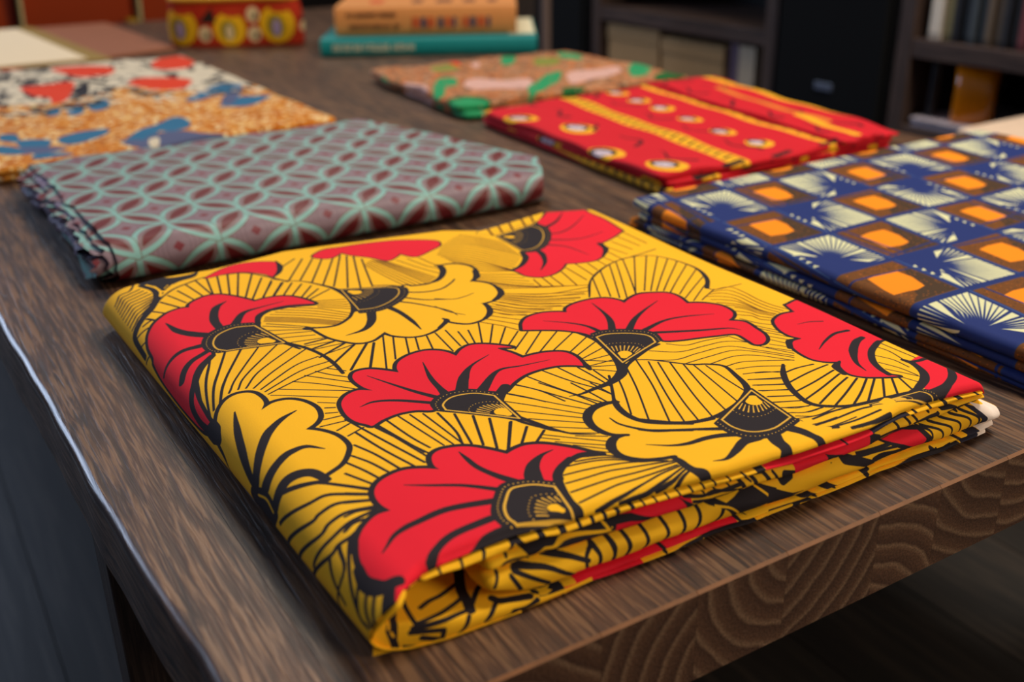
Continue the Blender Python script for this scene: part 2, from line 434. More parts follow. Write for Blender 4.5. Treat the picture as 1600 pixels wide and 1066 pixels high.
["l","K",[0.8,1,1.4,1.6,2.4,3.2,3.2,3],[1488,4040,1348,3918,1204,3843,1064,3686,981,3636,927,3569,954,3453,992,3342,1044,3279,1143,3221,1266,3177]],
["l","K",[3.2,3.2,3,2.6,2.4,2.4],[1044,3279,1143,3221,1262,3181,1364,3164,1458,3178,1533,3215,1592,3270,1649,3330]],
["l","K",[2.4,2.4,3,3,1.6,1.4,1.2],[1479,3174,1590,3250,1646,3310,1667,3389,1657,3476,1632,3547,1579,3634,1523,3724,1481,3797]],
["l","K",0.95,[1823,4027,1770,3825,1712,3643,1687,3580]],
["l","K",0.95,[1720,4042,1673,3863,1616,3709,1596,3608]],
["l","K",0.95,[1633,4025,1612,3846,1572,3719]],
["l","K",0.95,[1550,3968,1547,3835,1548,3694]],
["l","K",0.95,[1505,3894,1519,3732]],
["l","K",0.95,[1924,3983,1855,3845,1820,3689]],
["l","K",0.95,[2005,3912,1945,3822,1899,3735]],
["l","K",0.95,[1936,3989,1867,3876,1797,3709,1735,3560]],
["l","K",0.95,[1813,3927,1749,3738,1710,3565]],
["l","K",0.95,[1683,3835,1670,3690,1664,3570]],
["l","K",0.95,[1605,3781,1596,3615]],
["l","K",0.75,[2014,3916,1926,3784,1860,3677,1780,3554]],
["l","K",0.75,[2057,3845,1963,3727,1823,3531]],
["l","K",0.75,[2072,3743,1961,3626,1846,3499]],
["l","K",0.75,[2054,3636,1952,3540,1864,3454]],
["l","K",0.75,[2039,3537,1882,3400]],
["l","K",0.75,[1988,3428,1873,3339]],
["l","K",0.75,[1969,3380,1861,3292]],
["l","K",0.75,[2081,3471,1981,3361,1880,3248]],
["l","K",0.75,[2073,3387,1908,3228]],
["l","K",0.75,[2025,3316,1917,3189]],
["l","K",0.75,[1993,3235,1923,3154]],
["l","K",0.75,[2106,3453,2049,3394]],
["l","K",0.85,[2194,4924,2364,4515]],
["l","K",0.85,[2155,4876,2275,4594]],
["l","K",0.85,[2105,4821,2183,4622]],
["l","K",0.85,[2057,4798,2119,4633]],
["l","K",0.85,[1998,4777,2054,4597]],
["l","K",0.85,[1939,4790,1980,4506]],
["l","K",0.85,[1875,4790,1913,4547]],
["l","K",0.85,[1826,4734,1865,4554]],
["l","K",0.85,[1770,4719,1827,4544]],
["l","K",1.3,[2277,4861,2427,4577]],
["l","K",1.3,[2312,4877,2521,4608]],
["l","K",1.3,[2361,4911,2561,4734]],
["l","K",1.3,[2401,4950,2597,4842]],
["l","K",1.3,[2434,5004,2588,4968]],
["l","K",1.3,[2468,5058,2597,5051]],
["l","K",0.85,[1668,4783,1797,4517]],
["l","K",0.85,[1615,4714,1766,4486]],
["l","K",0.85,[1575,4643,1733,4443]],
["l","K",0.85,[1545,4557,1716,4392]],
["l","K",0.85,[1505,4520,1693,4347]],
["l","K",0.85,[1439,4488,1676,4267]],
["l","K",0.85,[1357,4444,1596,4252]],
["l","K",0.85,[1300,4374,1543,4216]],
["l","K",0.85,[1270,4280,1476,4152]],
["l","K",0.85,[1288,4187,1457,4101]],
["l","K",0.85,[1285,4104,1464,4048]],
["l","K",0.85,[1311,4004,1466,4012]],
["l","K",0.85,[1336,3940,1496,3950]],
["l","K",0.85,[1372,3875,1495,3940]],
["l","K",0.85,[1416,3812,1507,3912]],
["l","T",0.6,[1302,5130,1220,5065,1137,5001,1043,4957,935,4933,825,4910]],
["l","T",0.6,[1318,5103,1245,5035,1172,4966,1086,4918,991,4885,895,4852]],
["l","T",0.6,[1334,5077,1270,5004,1207,4931,1130,4880,1047,4838,964,4796]],
["l","T",0.6,[1349,5051,1295,4973,1241,4896,1172,4842,1101,4792,1031,4741]],
["l","T",0.6,[1394,5012,1346,4945,1299,4878,1240,4829,1178,4785,1117,4740]],
["l","T",0.6,[1437,4973,1396,4916,1356,4859,1306,4816,1254,4777,1202,4739]],
["l","T",0.6,[1481,4934,1446,4887,1412,4840,1373,4802,1330,4769,1287,4736]],
["l","T",0.6,[1524,4895,1496,4858,1468,4821,1438,4788,1405,4760,1371,4733]],
["l","T",0.6,[1567,4858,1540,4820,1512,4783,1484,4747,1455,4713,1427,4679]],
["l","T",0.6,[1610,4820,1583,4782,1556,4745,1530,4706,1505,4666,1481,4625]],
["l","T",0.6,[1652,4784,1626,4745,1599,4707,1574,4666,1555,4619,1535,4573]],
["l","K",2.0,[1427,4507,1352,4451,1297,4378,1273,4219,1298,4054,1357,3902,1400,3822]],
["l","K",0.85,[3193,5019,3243,4801,3306,4564]],
["l","K",0.85,[3088,5171,3173,4928,3234,4704,3275,4547]],
["l","K",0.85,[2993,5214,3141,4887,3226,4628]],
["l","K",0.85,[2892,5226,3093,4881,3184,4649]],
["l","K",0.85,[2802,5194,3043,4861,3128,4703]],
["l","K",0.85,[2717,5145,2993,4860,3081,4715]],
["l","K",0.85,[2675,5052,2923,4861,3044,4705]],
["l","K",0.85,[2616,4989,2861,4819,3012,4682]],
["l","K",0.85,[2602,4858,2751,4816,2987,4646]],
["l","K",0.85,[2570,4771,2747,4741,2979,4607]],
["l","K",0.85,[2575,4711,2779,4658,2974,4570]],
["l","K",0.85,[3258,4910,3308,4730,3325,4587]],
["l","K",0.75,[2615,4694,2549,4613]],
["l","K",0.75,[2680,4695,2633,4618,2568,4539]],
["l","K",0.75,[2745,4678,2580,4479]],
["l","K",0.75,[2822,4644,2702,4528,2579,4378]],
["l","K",0.75,[2915,4598,2610,4382]],
["l","K",0.75,[2969,4549,2701,4353]],
["l","K",0.75,[2805,4350,2738,4301]],
["l","K",1.0,[2799,4274,2757,4255]],
["l","K",1.0,[2818,4217,2768,4200]],
["l","K",1.0,[2852,4156,2771,4156]],
["l","K",1.0,[2894,4095,2770,4095]],
["l","K",1.0,[2844,4019,2768,4057]],
["l","K",1.0,[2823,3942,2728,3987]],
["l","K",[3,3,2.6,2,2,1.8,2,1.6],[2714,5504,2739,5409,2737,5297,2697,5172,2660,5093,2613,4997,2576,4869,2564,4724,2571,4596]],
["l","K",1.3,[3010,5232,2902,5238,2780,5197,2695,5130,2645,5007]],
["l","K",1.15,[2663,3964,2608,3610]],
["l","K",1.15,[2609,3995,2591,3774,2568,3637]],
["l","K",0.95,[2545,4005,2506,3624]],
["l","K",0.95,[2493,3985,2466,3611]],
["l","K",0.95,[2438,3957,2428,3586]],
["l","K",1.2,[2379,3924,2396,3717,2429,3594]],
["l","K",1.2,[2319,3869,2395,3572]],
["l","K",1.3,[2256,3804,2357,3534]],
["l","K",1.3,[2205,3740,2321,3476]],
["l","K",1.3,[2138,3659,2291,3430]],
["l","K",1.3,[2145,3655,2290,3434]],
["l","K",1.3,[2104,3577,2212,3449]],
["l","K",1.3,[2057,3504,2153,3424]],
["l","K",1.3,[2765,4109,2710,3830,2649,3527]],
["l","K",1.3,[2781,3960,2749,3747,2702,3524]],
["l","K",1.3,[2835,3843,2794,3711,2762,3539]],
["l","K",1.3,[2886,3759,2845,3662,2815,3544]],
["l","K",1.3,[2931,3719,2894,3614,2868,3514]],
["l","K",1.3,[2968,3631,2911,3491]],
["l","K",1.3,[3004,3547,2938,3468]],
["l","K",1.3,[3028,3492,2954,3432]],
["l","K",1.3,[3056,3426,2967,3380]],
["l","K",1.3,[3090,3340,3041,3342,2975,3317]],
["l","K",1.3,[3122,3259,3087,3277,3044,3277]],
["l","K",1.15,[2683,3953,2597,3595]],
["l","K",1.15,[2716,4138,2666,3913,2616,3569]],
["l","K",1.5,[3199,3715,3094,3639,3013,3552,2941,3464]],
["l","K",1.5,[3318,3642,3172,3544,3083,3522,2957,3428]],
["l","K",1.5,[3468,3655,3221,3453,3154,3442,3076,3441,2968,3384]],
["l","K",1.5,[3454,3525,3224,3350,3149,3355,3069,3361,2975,3333]],
["l","K",1.5,[3316,3300,3219,3281,3158,3276,3072,3297,2978,3307]],
["l","K",1.5,[3451,3383,3236,3222,3169,3217,3121,3210,3086,3223]],
["l","K",1.2,[3221,3213,3270,3123,3303,3012]],
["l","K",1.2,[3171,3204,3227,3081,3455,3098]],
["l","K",1.2,[3121,3210,3206,3047,3280,2903]],
["l","K",1.2,[3187,2990,3278,2900,3284,2824]],
["l","K",1.2,[3191,2918,3248,2855,3276,2765]],
["l","K",1.2,[3173,2879,3247,2794,3270,2722]],
["l","K",1.2,[3147,2841,3196,2777,3236,2719,3482,2817]],
["l","K",4.5,[3106,2853,3154,2789,3204,2730,3248,2646]],
["l","K",0.75,[86,3325,79,3245,104,3140]],
["l","K",0.75,[184,3248,151,3162,161,3056]],
["l","K",0.75,[242,3176,211,3074,209,2965]],
["l","K",0.75,[282,3099,211,2950]],
["l","K",0.75,[301,3006,269,2906]],
["l","K",0.75,[31,3365,34,3122]],
["l","K",1.1,[732,3338,645,3343,548,3331]],
["l","K",1.1,[803,3243,644,3271,491,3288]],
["l","K",1.1,[855,3152,689,3180,520,3222]],
["l","K",1.1,[870,3068,711,3113,529,3175]],
["l","K",1.1,[847,3000,674,3071,530,3124]],
["l","K",1.1,[800,2948,657,3012,496,3093]],
["l","K",1.1,[725,2907,600,2975,463,3063]],
["l","K",1.1,[645,2892,431,3042]],
["l","K",1.1,[552,2876,391,3025]],
["l","K",1.1,[469,2869,349,3006]],
["l","K",1.1,[365,2874,313,2992]],
["l","K",0.75,[856,3420,736,3359]],
["l","K",0.75,[907,3367,779,3300]],
["l","K",0.75,[946,3309,820,3242]],
["l","K",0.75,[970,3251,855,3192]],
["l","K",0.75,[988,3192,884,3131]],
["l","K",0.75,[1010,3130,902,3074]],
["l","K",0.75,[1017,3068,911,3013]],
["l","K",0.75,[1020,3011,965,2976,864,2968]],
["l","K",0.75,[1028,2974,954,2927,827,2929]],
["l","K",1.2,[986,2910,860,2913,750,2898]],
["l","K",1.2,[1020,2859,901,2855,750,2860,675,2850]],
["l","K",1.2,[947,2803,822,2795,663,2804]],
["l","K",1.2,[900,2762,781,2756,629,2776]],
["l","K",[1.5,3,3,3,2.8,2.6,2.4,2.4,2.4,2.4,3],[672,3415,755,3328,820,3234,860,3147,884,3054,870,2993,813,2942,744,2904,645,2884,501,2866,397,2848]],
["l","K",[2.5,3.2,4,4,3.6,3],[110,3135,107,3078,147,2980,222,2912,325,2865,397,2848]],
["l","K",2.4,[1051,2943,1052,2876,1023,2831,956,2795]],
["l","K",1.1,[2051,3206,2011,3186,1971,3165,1940,3133,1913,3096,1886,3059]],
["l","K",1.1,[2102,3191,2040,3174,1983,3149,1936,3110,1896,3062,1848,3026]],
["l","K",1.1,[2152,3176,2069,3161,1995,3133,1932,3086,1879,3027,1809,2994]],
["l","K",1.1,[2207,3122,2113,3110,2022,3089,1936,3059,1858,3017,1782,2971]],
["l","K",1.1,[2237,3060,2137,3053,2036,3045,1945,3016,1853,2987,1761,2957]],
["l","K",1.1,[2260,2991,2159,2991,2058,2987,1961,2971,1861,2957,1759,2944]],
["l","K",1.1,[2277,2907,2175,2923,2072,2935,1975,2928,1875,2923,1770,2922]],
["l","K",1.1,[2234,2859,2154,2865,2066,2870,1970,2884,1867,2904,1768,2909]],
["l","K",1.1,[2122,2853,2056,2851,1992,2848,1926,2854,1853,2867,1769,2892]],
["l","K",1.1,[1947,2844,1915,2844,1882,2846,1847,2849,1811,2858,1768,2874]],
["l","K",1.1,[1866,2827,1760,2857]],
["o",1.2,[1994,6483,1882,6565,1766,6544,1597,6517,1353,6447,1162,6301,1180,6176,1291,6107,1423,6063,1481,6182,1481,6182,1540,6135,1612,6113,1678,6238,1762,6346,1803,6436,1803,6436,1888,6380,1951,6396]],
["f","R",[1994,6483,1882,6565,1766,6544,1597,6517,1353,6447,1162,6301,1180,6176,1291,6107,1423,6063,1481,6182,1481,6182,1540,6135,1612,6113,1678,6238,1762,6346,1803,6436,1803,6436,1888,6380,1951,6396]],
["o",0.8,[2723,6470,2542,6595,2375,6603,2240,6513,2282,6369,2354,6241,2389,6323,2474,6429,2583,6464,2713,6450]],
["f","R",[2723,6470,2542,6595,2375,6603,2240,6513,2282,6369,2354,6241,2389,6323,2474,6429,2583,6464,2713,6450]],
["l","K",[0.5,3,2.4,1],[2231,6545,2249,6414,2298,6300,2368,6216]],
["o",1.5,[299,6300,196,6378,-67,6611,-273,6662,-154,6328,-135,6068,-75,5753,-75,5753,73,5668,229,5603,229,5603,279,5485,368,5377,494,5297,609,5311,690,5351,690,5351,774,5276,868,5231,954,5238,1016,5310,1024,5398,1038,5450,1038,5450,951,5488,850,5598,779,5725,605,5793,437,5961,345,6149]],
["f","R",[299,6300,196,6378,-67,6611,-273,6662,-154,6328,-135,6068,-75,5753,-75,5753,73,5668,229,5603,229,5603,279,5485,368,5377,494,5297,609,5311,690,5351,690,5351,774,5276,868,5231,954,5238,1016,5310,1024,5398,1038,5450,1038,5450,951,5488,850,5598,779,5725,605,5793,437,5961,345,6149]],
["l","K",[2.6,3,2.4,1.5],[789,5732,829,5615,928,5502,1044,5440]],
["l","K",[3,3,1.5],[233,5605,272,5481,384,5355]],
["l","K",[0.4,1.6,2.6],[25,6375,183,6219,315,6147]],
["l","K",[0.3,1,1.6],[-73,6229,148,6050,302,5978,390,6001]],
["l","K",[0.3,1,1.6],[54,5808,286,5776,464,5873]],
["l","K",[0.3,1,1.6],[450,5428,462,5666,542,5784]],
["l","K",[0.4,2,3.2,3],[887,5342,780,5458,697,5621,678,5740]],
["o",0.5,[802,6317,404,6559,74,6583,276,6321,466,6286,645,6227,761,6216]],
["f","Y",[802,6317,404,6559,74,6583,276,6321,466,6286,645,6227,761,6216]],
["l","T",1,[683,6385,747,6188]],
["l","T",1,[547,6495,652,6214]],
["l","T",1,[434,6526,553,6235]],
["l","T",1,[312,6552,429,6261]],
["l","T",1,[210,6576,330,6303]],
["o",2.2,[2478,5225,2455,5078,2410,4982,2350,4909,2277,4897,2207,4939,2163,4971,2163,4971,2141,4893,2067,4820,1985,4806,1888,4848,1805,4926,1795,4966,1795,4966,1798,4914,1759,4843,1703,4805,1613,4825,1543,4883,1499,4972,1495,5042,1536,5058,1536,5058,1468,5048,1390,5067,1328,5122,1295,5199,1283,5293,1304,5360,1355,5423,1355,5423,1290,5483,1246,5560,1230,5660,1265,5743,1322,5785,1372,5793,1380,5781,1410,5691,1475,5601,1531,5561,1604,5534,1699,5562,1753,5587,2051,5327,2156,5349,2182,5343,2235,5274,2330,5206,2404,5204,2466,5227]],
["f","Y",[2478,5225,2455,5078,2410,4982,2350,4909,2277,4897,2207,4939,2163,4971,2163,4971,2141,4893,2067,4820,1985,4806,1888,4848,1805,4926,1795,4966,1795,4966,1798,4914,1759,4843,1703,4805,1613,4825,1543,4883,1499,4972,1495,5042,1536,5058,1536,5058,1468,5048,1390,5067,1328,5122,1295,5199,1283,5293,1304,5360,1355,5423,1355,5423,1290,5483,1246,5560,1230,5660,1265,5743,1322,5785,1372,5793,1380,5781,1410,5691,1475,5601,1531,5561,1604,5534,1699,5562,1753,5587,2051,5327,2156,5349,2182,5343,2235,5274,2330,5206,2404,5204,2466,5227]],
["l","K",[1,2.6,3,2.4,1.2,0.8],[1401,5825,1380,5781,1410,5691,1475,5601,1553,5551,1694,5572]],
["l","K",[2.6,3.4,1],[1238,5582,1284,5478,1355,5423]],
["l","K",[1,3,3.4,1],[1272,5311,1281,5201,1322,5118,1412,5058]],
["l","K",[1,3,3,1],[1490,5038,1500,4949,1550,4864,1617,4817]],
["l","K",[1,3,2],[1803,4959,1801,4912,1883,4844]],
["l","K",[4.5,4,2.5,0.4],[2092,5306,2156,5163,2243,5069,2364,5040]],
["l","K",[3.5,2.6,2.2,0.6],[1981,5329,1960,5193,1962,5031,1978,4887]],
["l","K",[1.4,1.2,0.8,0.4],[1891,5369,1812,5254,1717,5056,1708,4954]],
["l","K",[1.4,1.2,0.8],[1827,5402,1749,5299,1630,5218]],
["l","K",[1.4,1.2,0.8],[1784,5489,1686,5422,1576,5410,1477,5469,1420,5520]],
["l","K",[0.9,0.8,0.4],[1688,5273,1603,5203,1518,5207,1446,5231]],
["l","K",[0.9,0.8,0.4],[1750,5154,1722,5027,1670,4933]],
["o",2.2,[2324,5604,2342,5696,2393,5803,2464,5861,2549,5876,2543,5877,2608,5866,2608,5866,2641,5944,2683,6024,2736,6095,2795,6123,2858,6110,2942,6048,2970,5987,2970,5987,3021,6000,3099,5973,3179,5891,3231,5818,3269,5746,3298,5647,3309,5539,3332,5494,3332,5494,3354,5360,3367,5182,3369,4898,3347,4634,3284,4497,3275,4638,3256,4831,3227,4955,3177,5062,3126,5148,3067,5218,3043,5297,2967,5459,2897,5509,2818,5537,2733,5475,2697,5559,2649,5637,2597,5681,2539,5676,2558,5661,2465,5651,2386,5621]],
["f","R",[2324,5604,2342,5696,2393,5803,2464,5861,2549,5876,2543,5877,2608,5866,2608,5866,2641,5944,2683,6024,2736,6095,2795,6123,2858,6110,2942,6048,2970,5987,2970,5987,3021,6000,3099,5973,3179,5891,3231,5818,3269,5746,3298,5647,3309,5539,3332,5494,3332,5494,3354,5360,3367,5182,3369,4898,3347,4634,3284,4497,3275,4638,3256,4831,3227,4955,3177,5062,3126,5148,3067,5218,3043,5297,2967,5459,2897,5509,2818,5537,2733,5475,2697,5559,2649,5637,2597,5681,2539,5676,2558,5661,2465,5651,2386,5621]],
["l","K",[2,3,3,2.4,1.6,1],[2717,5495,2669,5602,2614,5648,2539,5670,2451,5661,2332,5605]],
["l","K",2.4,[3060,5219,3126,5147,3179,5062,3216,4984,3260,4915,3307,4817,3326,4678,3310,4533]],
["l","K",[0.4,3.4,3.8,3.4],[2749,5970,2837,5887,2902,5707,2914,5542]],
["l","K",[0.4,1.2,2.6,4],[2464,5759,2604,5745,2725,5714,2824,5563]],
["l","K",[0.4,2.6,3.4,3.4],[3148,5826,3123,5677,3068,5580,2990,5497]],
["l","K",[1,1.4,2.2,3],[3332,5298,3260,5347,3171,5387,3056,5387]],
["l","K",[2.4,2.4,2.2,2.2],[3267,5081,3219,5164,3164,5226,3064,5294]],
["o",2.3,[2377,3965,2449,4009,2534,4028,2622,4011,2686,3979,2698,3998,2698,3998,2733,4061,2743,4143,2726,4247,2698,4308,2649,4356,2585,4371,2528,4327,2528,4327,2551,4389,2558,4478,2545,4537,2509,4573,2446,4564,2390,4512,2334,4437,2334,4437,2315,4497,2273,4556,2198,4595,2116,4602,2059,4575,2016,4519,1996,4443,1996,4443,1931,4501,1859,4526,1779,4485,1689,4384,1762,4413,1732,4315,1718,4235,1718,4235,1646,4237,1566,4222,1498,4176,1482,4098,1500,4007,1516,3969,1516,3969,1553,4007,1621,4048,1715,4061,1817,4048,1916,4001,2001,3941,2024,3949,2123,4034,2196,4046,2294,4035]],
["f","R",[2377,3965,2449,4009,2534,4028,2622,4011,2686,3979,2698,3998,2698,3998,2733,4061,2743,4143,2726,4247,2698,4308,2649,4356,2585,4371,2528,4327,2528,4327,2551,4389,2558,4478,2545,4537,2509,4573,2446,4564,2390,4512,2334,4437,2334,4437,2315,4497,2273,4556,2198,4595,2116,4602,2059,4575,2016,4519,1996,4443,1996,4443,1931,4501,1859,4526,1779,4485,1689,4384,1762,4413,1732,4315,1718,4235,1718,4235,1646,4237,1566,4222,1498,4176,1482,4098,1500,4007,1516,3969,1516,3969,1553,4007,1621,4048,1715,4061,1817,4048,1916,4001,2001,3941,2024,3949,2123,4034,2196,4046,2294,4035]],
["l","K",[1,3.4,2],[1484,4024,1503,3955,1514,3913]],
["l","K",[0.4,2.4,3,5],[2178,4471,2231,4283,2249,4147,2257,4057]],
["l","K",[0.4,1.4,2.2,3],[2481,4496,2414,4319,2361,4185,2298,4054]],
["l","K",[0.4,1.8,2.2,2.6],[2653,4196,2574,4210,2473,4154,2341,4021]],
["l","K",[0.4,1.6,5,6],[1846,4362,1994,4287,2093,4185,2174,4062]],
["l","K",[0.4,1.2,2,5.5],[1613,4134,1775,4150,1913,4159,2093,4005]],
["l","K",[4,4.2,3.5,3.5,2.8,2.2,1.5],[2029,3942,1970,3986,2061,3882,2093,3822,2104,3734,2100,3639,2062,3552]],
["l","K",1.4,[2367,3945,2237,3809,2122,3677,2039,3507,1993,3445]],
["l","K",[2.6,2.4,1.8,1.4,0.6],[2083,3666,2048,3573,2017,3492,1973,3409,1893,3339]],
["o",2.2,[1513,4558,1513,4558,1460,4645,1388,4706,1288,4722,1209,4691,1158,4649,1158,4649,1114,4707,1033,4738,923,4735,844,4697,804,4632,799,4574,799,4574,733,4609,642,4633,559,4601,489,4550,476,4471,501,4364,501,4364,446,4332,399,4281,367,4213,375,4123,418,4064,481,4031,481,4031,425,3961,442,3857,463,3770,506,3708,561,3677,597,3693,590,3746,575,3836,599,3877,683,3907,785,3937,890,3962,967,3999,959,4059,993,4055,1010,4138,1086,4200,1173,4247,1237,4258,1269,4338,1329,4425,1406,4490]],
["f","R",[1513,4558,1513,4558,1460,4645,1388,4706,1288,4722,1209,4691,1158,4649,1158,4649,1114,4707,1033,4738,923,4735,844,4697,804,4632,799,4574,799,4574,733,4609,642,4633,559,4601,489,4550,476,4471,501,4364,501,4364,446,4332,399,4281,367,4213,375,4123,418,4064,481,4031,481,4031,425,3961,442,3857,463,3770,506,3708,561,3677,597,3693,590,3746,575,3836,599,3877,683,3907,785,3937,890,3962,967,3999,959,4059,993,4055,1010,4138,1086,4200,1173,4247,1237,4258,1269,4338,1329,4425,1406,4490]],
["l","K",[0.4,2,3.4,4],[953,4686,992,4506,1040,4383,1127,4248]],
["l","K",[0.4,1.6,3,4],[619,4491,774,4418,907,4335,1043,4213]],
["l","K",[0.4,1.4,2,3],[1343,4611,1240,4497,1188,4396,1179,4283]],
["l","K",[0.4,1.6,2,3.4],[482,4151,635,4215,779,4231,971,4171]],
["l","K",[0.4,1.4,2.4,3],[519,3888,560,3948,717,4017,932,4114]],
["l","K",[4.5,5.5,4,2.6,1.6,0.5],[1349,3860,1417,3781,1515,3729,1634,3714,1711,3705,1773,3717]],
["l","K",[3,3,2.2,2],[1258,4230,1298,4054,1351,3898,1382,3828]],
["l","K",2,[1025,3974,1129,3944,1300,3864,1366,3817]],
["o",2.0,[292,3864,236,3902,173,3919,95,3907,95,3907,59,4010,59,4010,-94,4019,-78,3728,-86,3429,49,3358,159,3298,251,3209,302,3124,324,3045,299,3004,299,3004,381,3041,455,3089,487,3151,455,3233,402,3281,402,3281,462,3315,500,3377,493,3467,461,3556,403,3614,338,3614,338,3614,361,3685,344,3774]],
["f","R",[292,3864,236,3902,173,3919,95,3907,95,3907,59,4010,59,4010,-94,4019,-78,3728,-86,3429,49,3358,159,3298,251,3209,302,3124,324,3045,299,3004,299,3004,381,3041,455,3089,487,3151,455,3233,402,3281,402,3281,462,3315,500,3377,493,3467,461,3556,403,3614,338,3614,338,3614,361,3685,344,3774]],
["l","K",2.6,[19,3368,67,3351,162,3299,254,3211,305,3121,326,3043]],
["l","K",[1,4,3],[402,3290,476,3247,509,3162]],
["l","K",[1,3.6,3],[349,3617,417,3624,484,3552]],
["l","K",[0.4,1.4,2,2.4],[371,3458,262,3520,140,3566,47,3558]],
["l","K",[0.5,2.2,4.4,4,3],[385,3135,343,3233,236,3349,125,3428,55,3450]],
["l","K",[0.3,0.9,1],[213,3769,132,3757,65,3723]],
["f","R",[89,3103,-78,3124,-92,3017,-104,2764,11,2678,197,2720,309,2769,301,2855,201,2921,115,3024]],
["l","K",2.5,[111,3106,62,3086,-28,3084]],
["l","K",[2,4,4,5,6],[-23,2968,67,2871,172,2818,254,2800,329,2794]],
["l","K",[3,4,4.4,4],[99,3086,153,2978,223,2913,320,2867]],
["f","Y",[1621,3548,1685,3562,1753,3543,1822,3490,1847,3435,1852,3368,1830,3298,1788,3248,1788,3248,1836,3254,1889,3223,1912,3160,1907,3099,1855,3041,1795,3003,1737,2978,1743,2916,1733,2874,1731,2988,1738,2889,1730,2826,1703,2786,1468,2754,1243,2734,988,2795,1029,2861,1051,2943,1117,2959,1271,2951,1347,3054,1346,3152,1380,3146,1466,3169,1540,3206,1603,3256,1659,3316,1660,3291,1685,3365,1667,3453]],
["l","K",[2,4,4.4,4,3.4,2.6,2],[1624,3534,1688,3557,1766,3545,1827,3493,1858,3415,1856,3344,1832,3286,1781,3248]],
["l","K",[1.5,4,4.4,3.4,2.6,2.2,2.4],[1796,3254,1845,3260,1891,3224,1916,3169,1911,3102,1860,3035,1792,2999,1735,2980]],
["l","K",[2.4,3.6,4,4.4,4],[1746,2983,1740,2943,1743,2893,1737,2854,1707,2811,1720,2744]],
["l","K",[3,3,2.6,2.4,2.4],[1632,3547,1659,3474,1669,3387,1647,3308,1591,3248,1480,3172]],
["l","K",[2.4,2.4,2.6,3],[1649,3330,1594,3268,1534,3213,1460,3177,1366,3162]],
["l","K",[0.6,1.4,2,2.4],[1750,3425,1749,3353,1710,3270,1657,3209,1521,3124]],
["l","K",[2.2,2,2,3],[1705,3257,1650,3198,1530,3134,1389,3055]],
["l","K",[0.4,1.4,2.4,3,3.4,3],[1769,3132,1690,3065,1614,3035,1516,3030,1431,3009,1335,2959]],
["l","K",[0.4,1.8,3.6,4.4,6.5,7],[1621,2864,1560,2849,1478,2881,1401,2918,1332,2925,1303,2932]],
["l","K",[7,6,5.5,4.5,4.2,3],[1237,2915,1271,2847,1280,2802,1288,2771,1298,2765,1322,2756]],
["l","K",[6,5,4.2,4,4],[1136,2903,1115,2850,1108,2793,1099,2753,1104,2733]],
["o",2.6,[1999,3205,1999,3205,2034,3276,2082,3345,2138,3404,2201,3432,2261,3426,2312,3407,2312,3407,2357,3478,2410,3544,2463,3578,2533,3593,2582,3575,2612,3534,2629,3477,2626,3438,2626,3438,2678,3481,2746,3514,2814,3511,2878,3486,2921,3442,2942,3386,2945,3324,2933,3267,2933,3267,2990,3272,3052,3236,3096,3185,3128,3125,3109,3161,3140,3081,3155,2998,3157,2933,3140,2893,3112,2872,3085,2870,3085,2870,3114,2828,3141,2770,3111,2777,3022,2857,2980,2862,2920,2864,2852,2860,2784,2874,2700,2893,2629,2922,2627,2925,2624,3008,2580,3083,2516,3148,2433,3172,2369,3164,2438,3175,2361,3159,2261,3105,2231,3144,2175,3192,2099,3226,2037,3226]],
["f","R",[1999,3205,1999,3205,2034,3276,2082,3345,2138,3404,2201,3432,2261,3426,2312,3407,2312,3407,2357,3478,2410,3544,2463,3578,2533,3593,2582,3575,2612,3534,2629,3477,2626,3438,2626,3438,2678,3481,2746,3514,2814,3511,2878,3486,2921,3442,2942,3386,2945,3324,2933,3267,2933,3267,2990,3272,3052,3236,3096,3185,3128,3125,3109,3161,3140,3081,3155,2998,3157,2933,3140,2893,3112,2872,3085,2870,3085,2870,3114,2828,3141,2770,3111,2777,3022,2857,2980,2862,2920,2864,2852,2860,2784,2874,2700,2893,2629,2922,2627,2925,2624,3008,2580,3083,2516,3148,2433,3172,2369,3164,2438,3175,2361,3159,2261,3105,2231,3144,2175,3192,2099,3226,2037,3226]],
["l","K",[1,3.2,3.6,2.8],[2003,3202,1970,3177,2038,3224,2103,3221]],
["l","K",[3,3.6,4,3.6,3.4,3.4],[2105,3227,2181,3183,2238,3125,2277,3036,2305,2935,2306,2874]],
["l","K",[0.5,1.6,2.2,3.2],[2805,3404,2721,3343,2598,3260,2480,3142]],
["l","K",[0.5,2.4,3,4.4],[2480,3532,2482,3469,2480,3368,2450,3270,2407,3178]],
["l","K",[0.5,2,3,3.2,3.6,4],[3074,3031,2999,3101,2937,3125,2881,3133,2744,3144,2563,3098]],
["l","K",[3,3.2,3.6,4],[2958,2885,2903,2932,2806,2980,2634,2995]],
["l","K",[0.5,2,5,7,7.5],[2124,3333,2193,3318,2267,3265,2313,3198,2341,3135]],
["l","K",[2,4,4.5,3.5],[2780,2880,2708,2897,2630,2904,2539,2894]],
["l","K",[3,4.5,4],[3169,3036,3181,2953,3150,2875,3102,2854]],
["o",2.7,[3304,4420,3257,4512,3206,4593,3150,4647,3088,4665,3038,4633,3022,4555,3029,4480,3063,4418,3063,4418,2988,4462,2918,4453,2866,4397,2842,4302,2861,4207,2904,4145,2961,4105,2961,4105,2908,4047,2871,3967,2867,3868,2898,3796,2956,3723,3045,3679,3045,3679,3080,3726,3120,3751,3167,3769,3225,3759,3275,3750,3349,3844,3467,4205,3347,4292]],
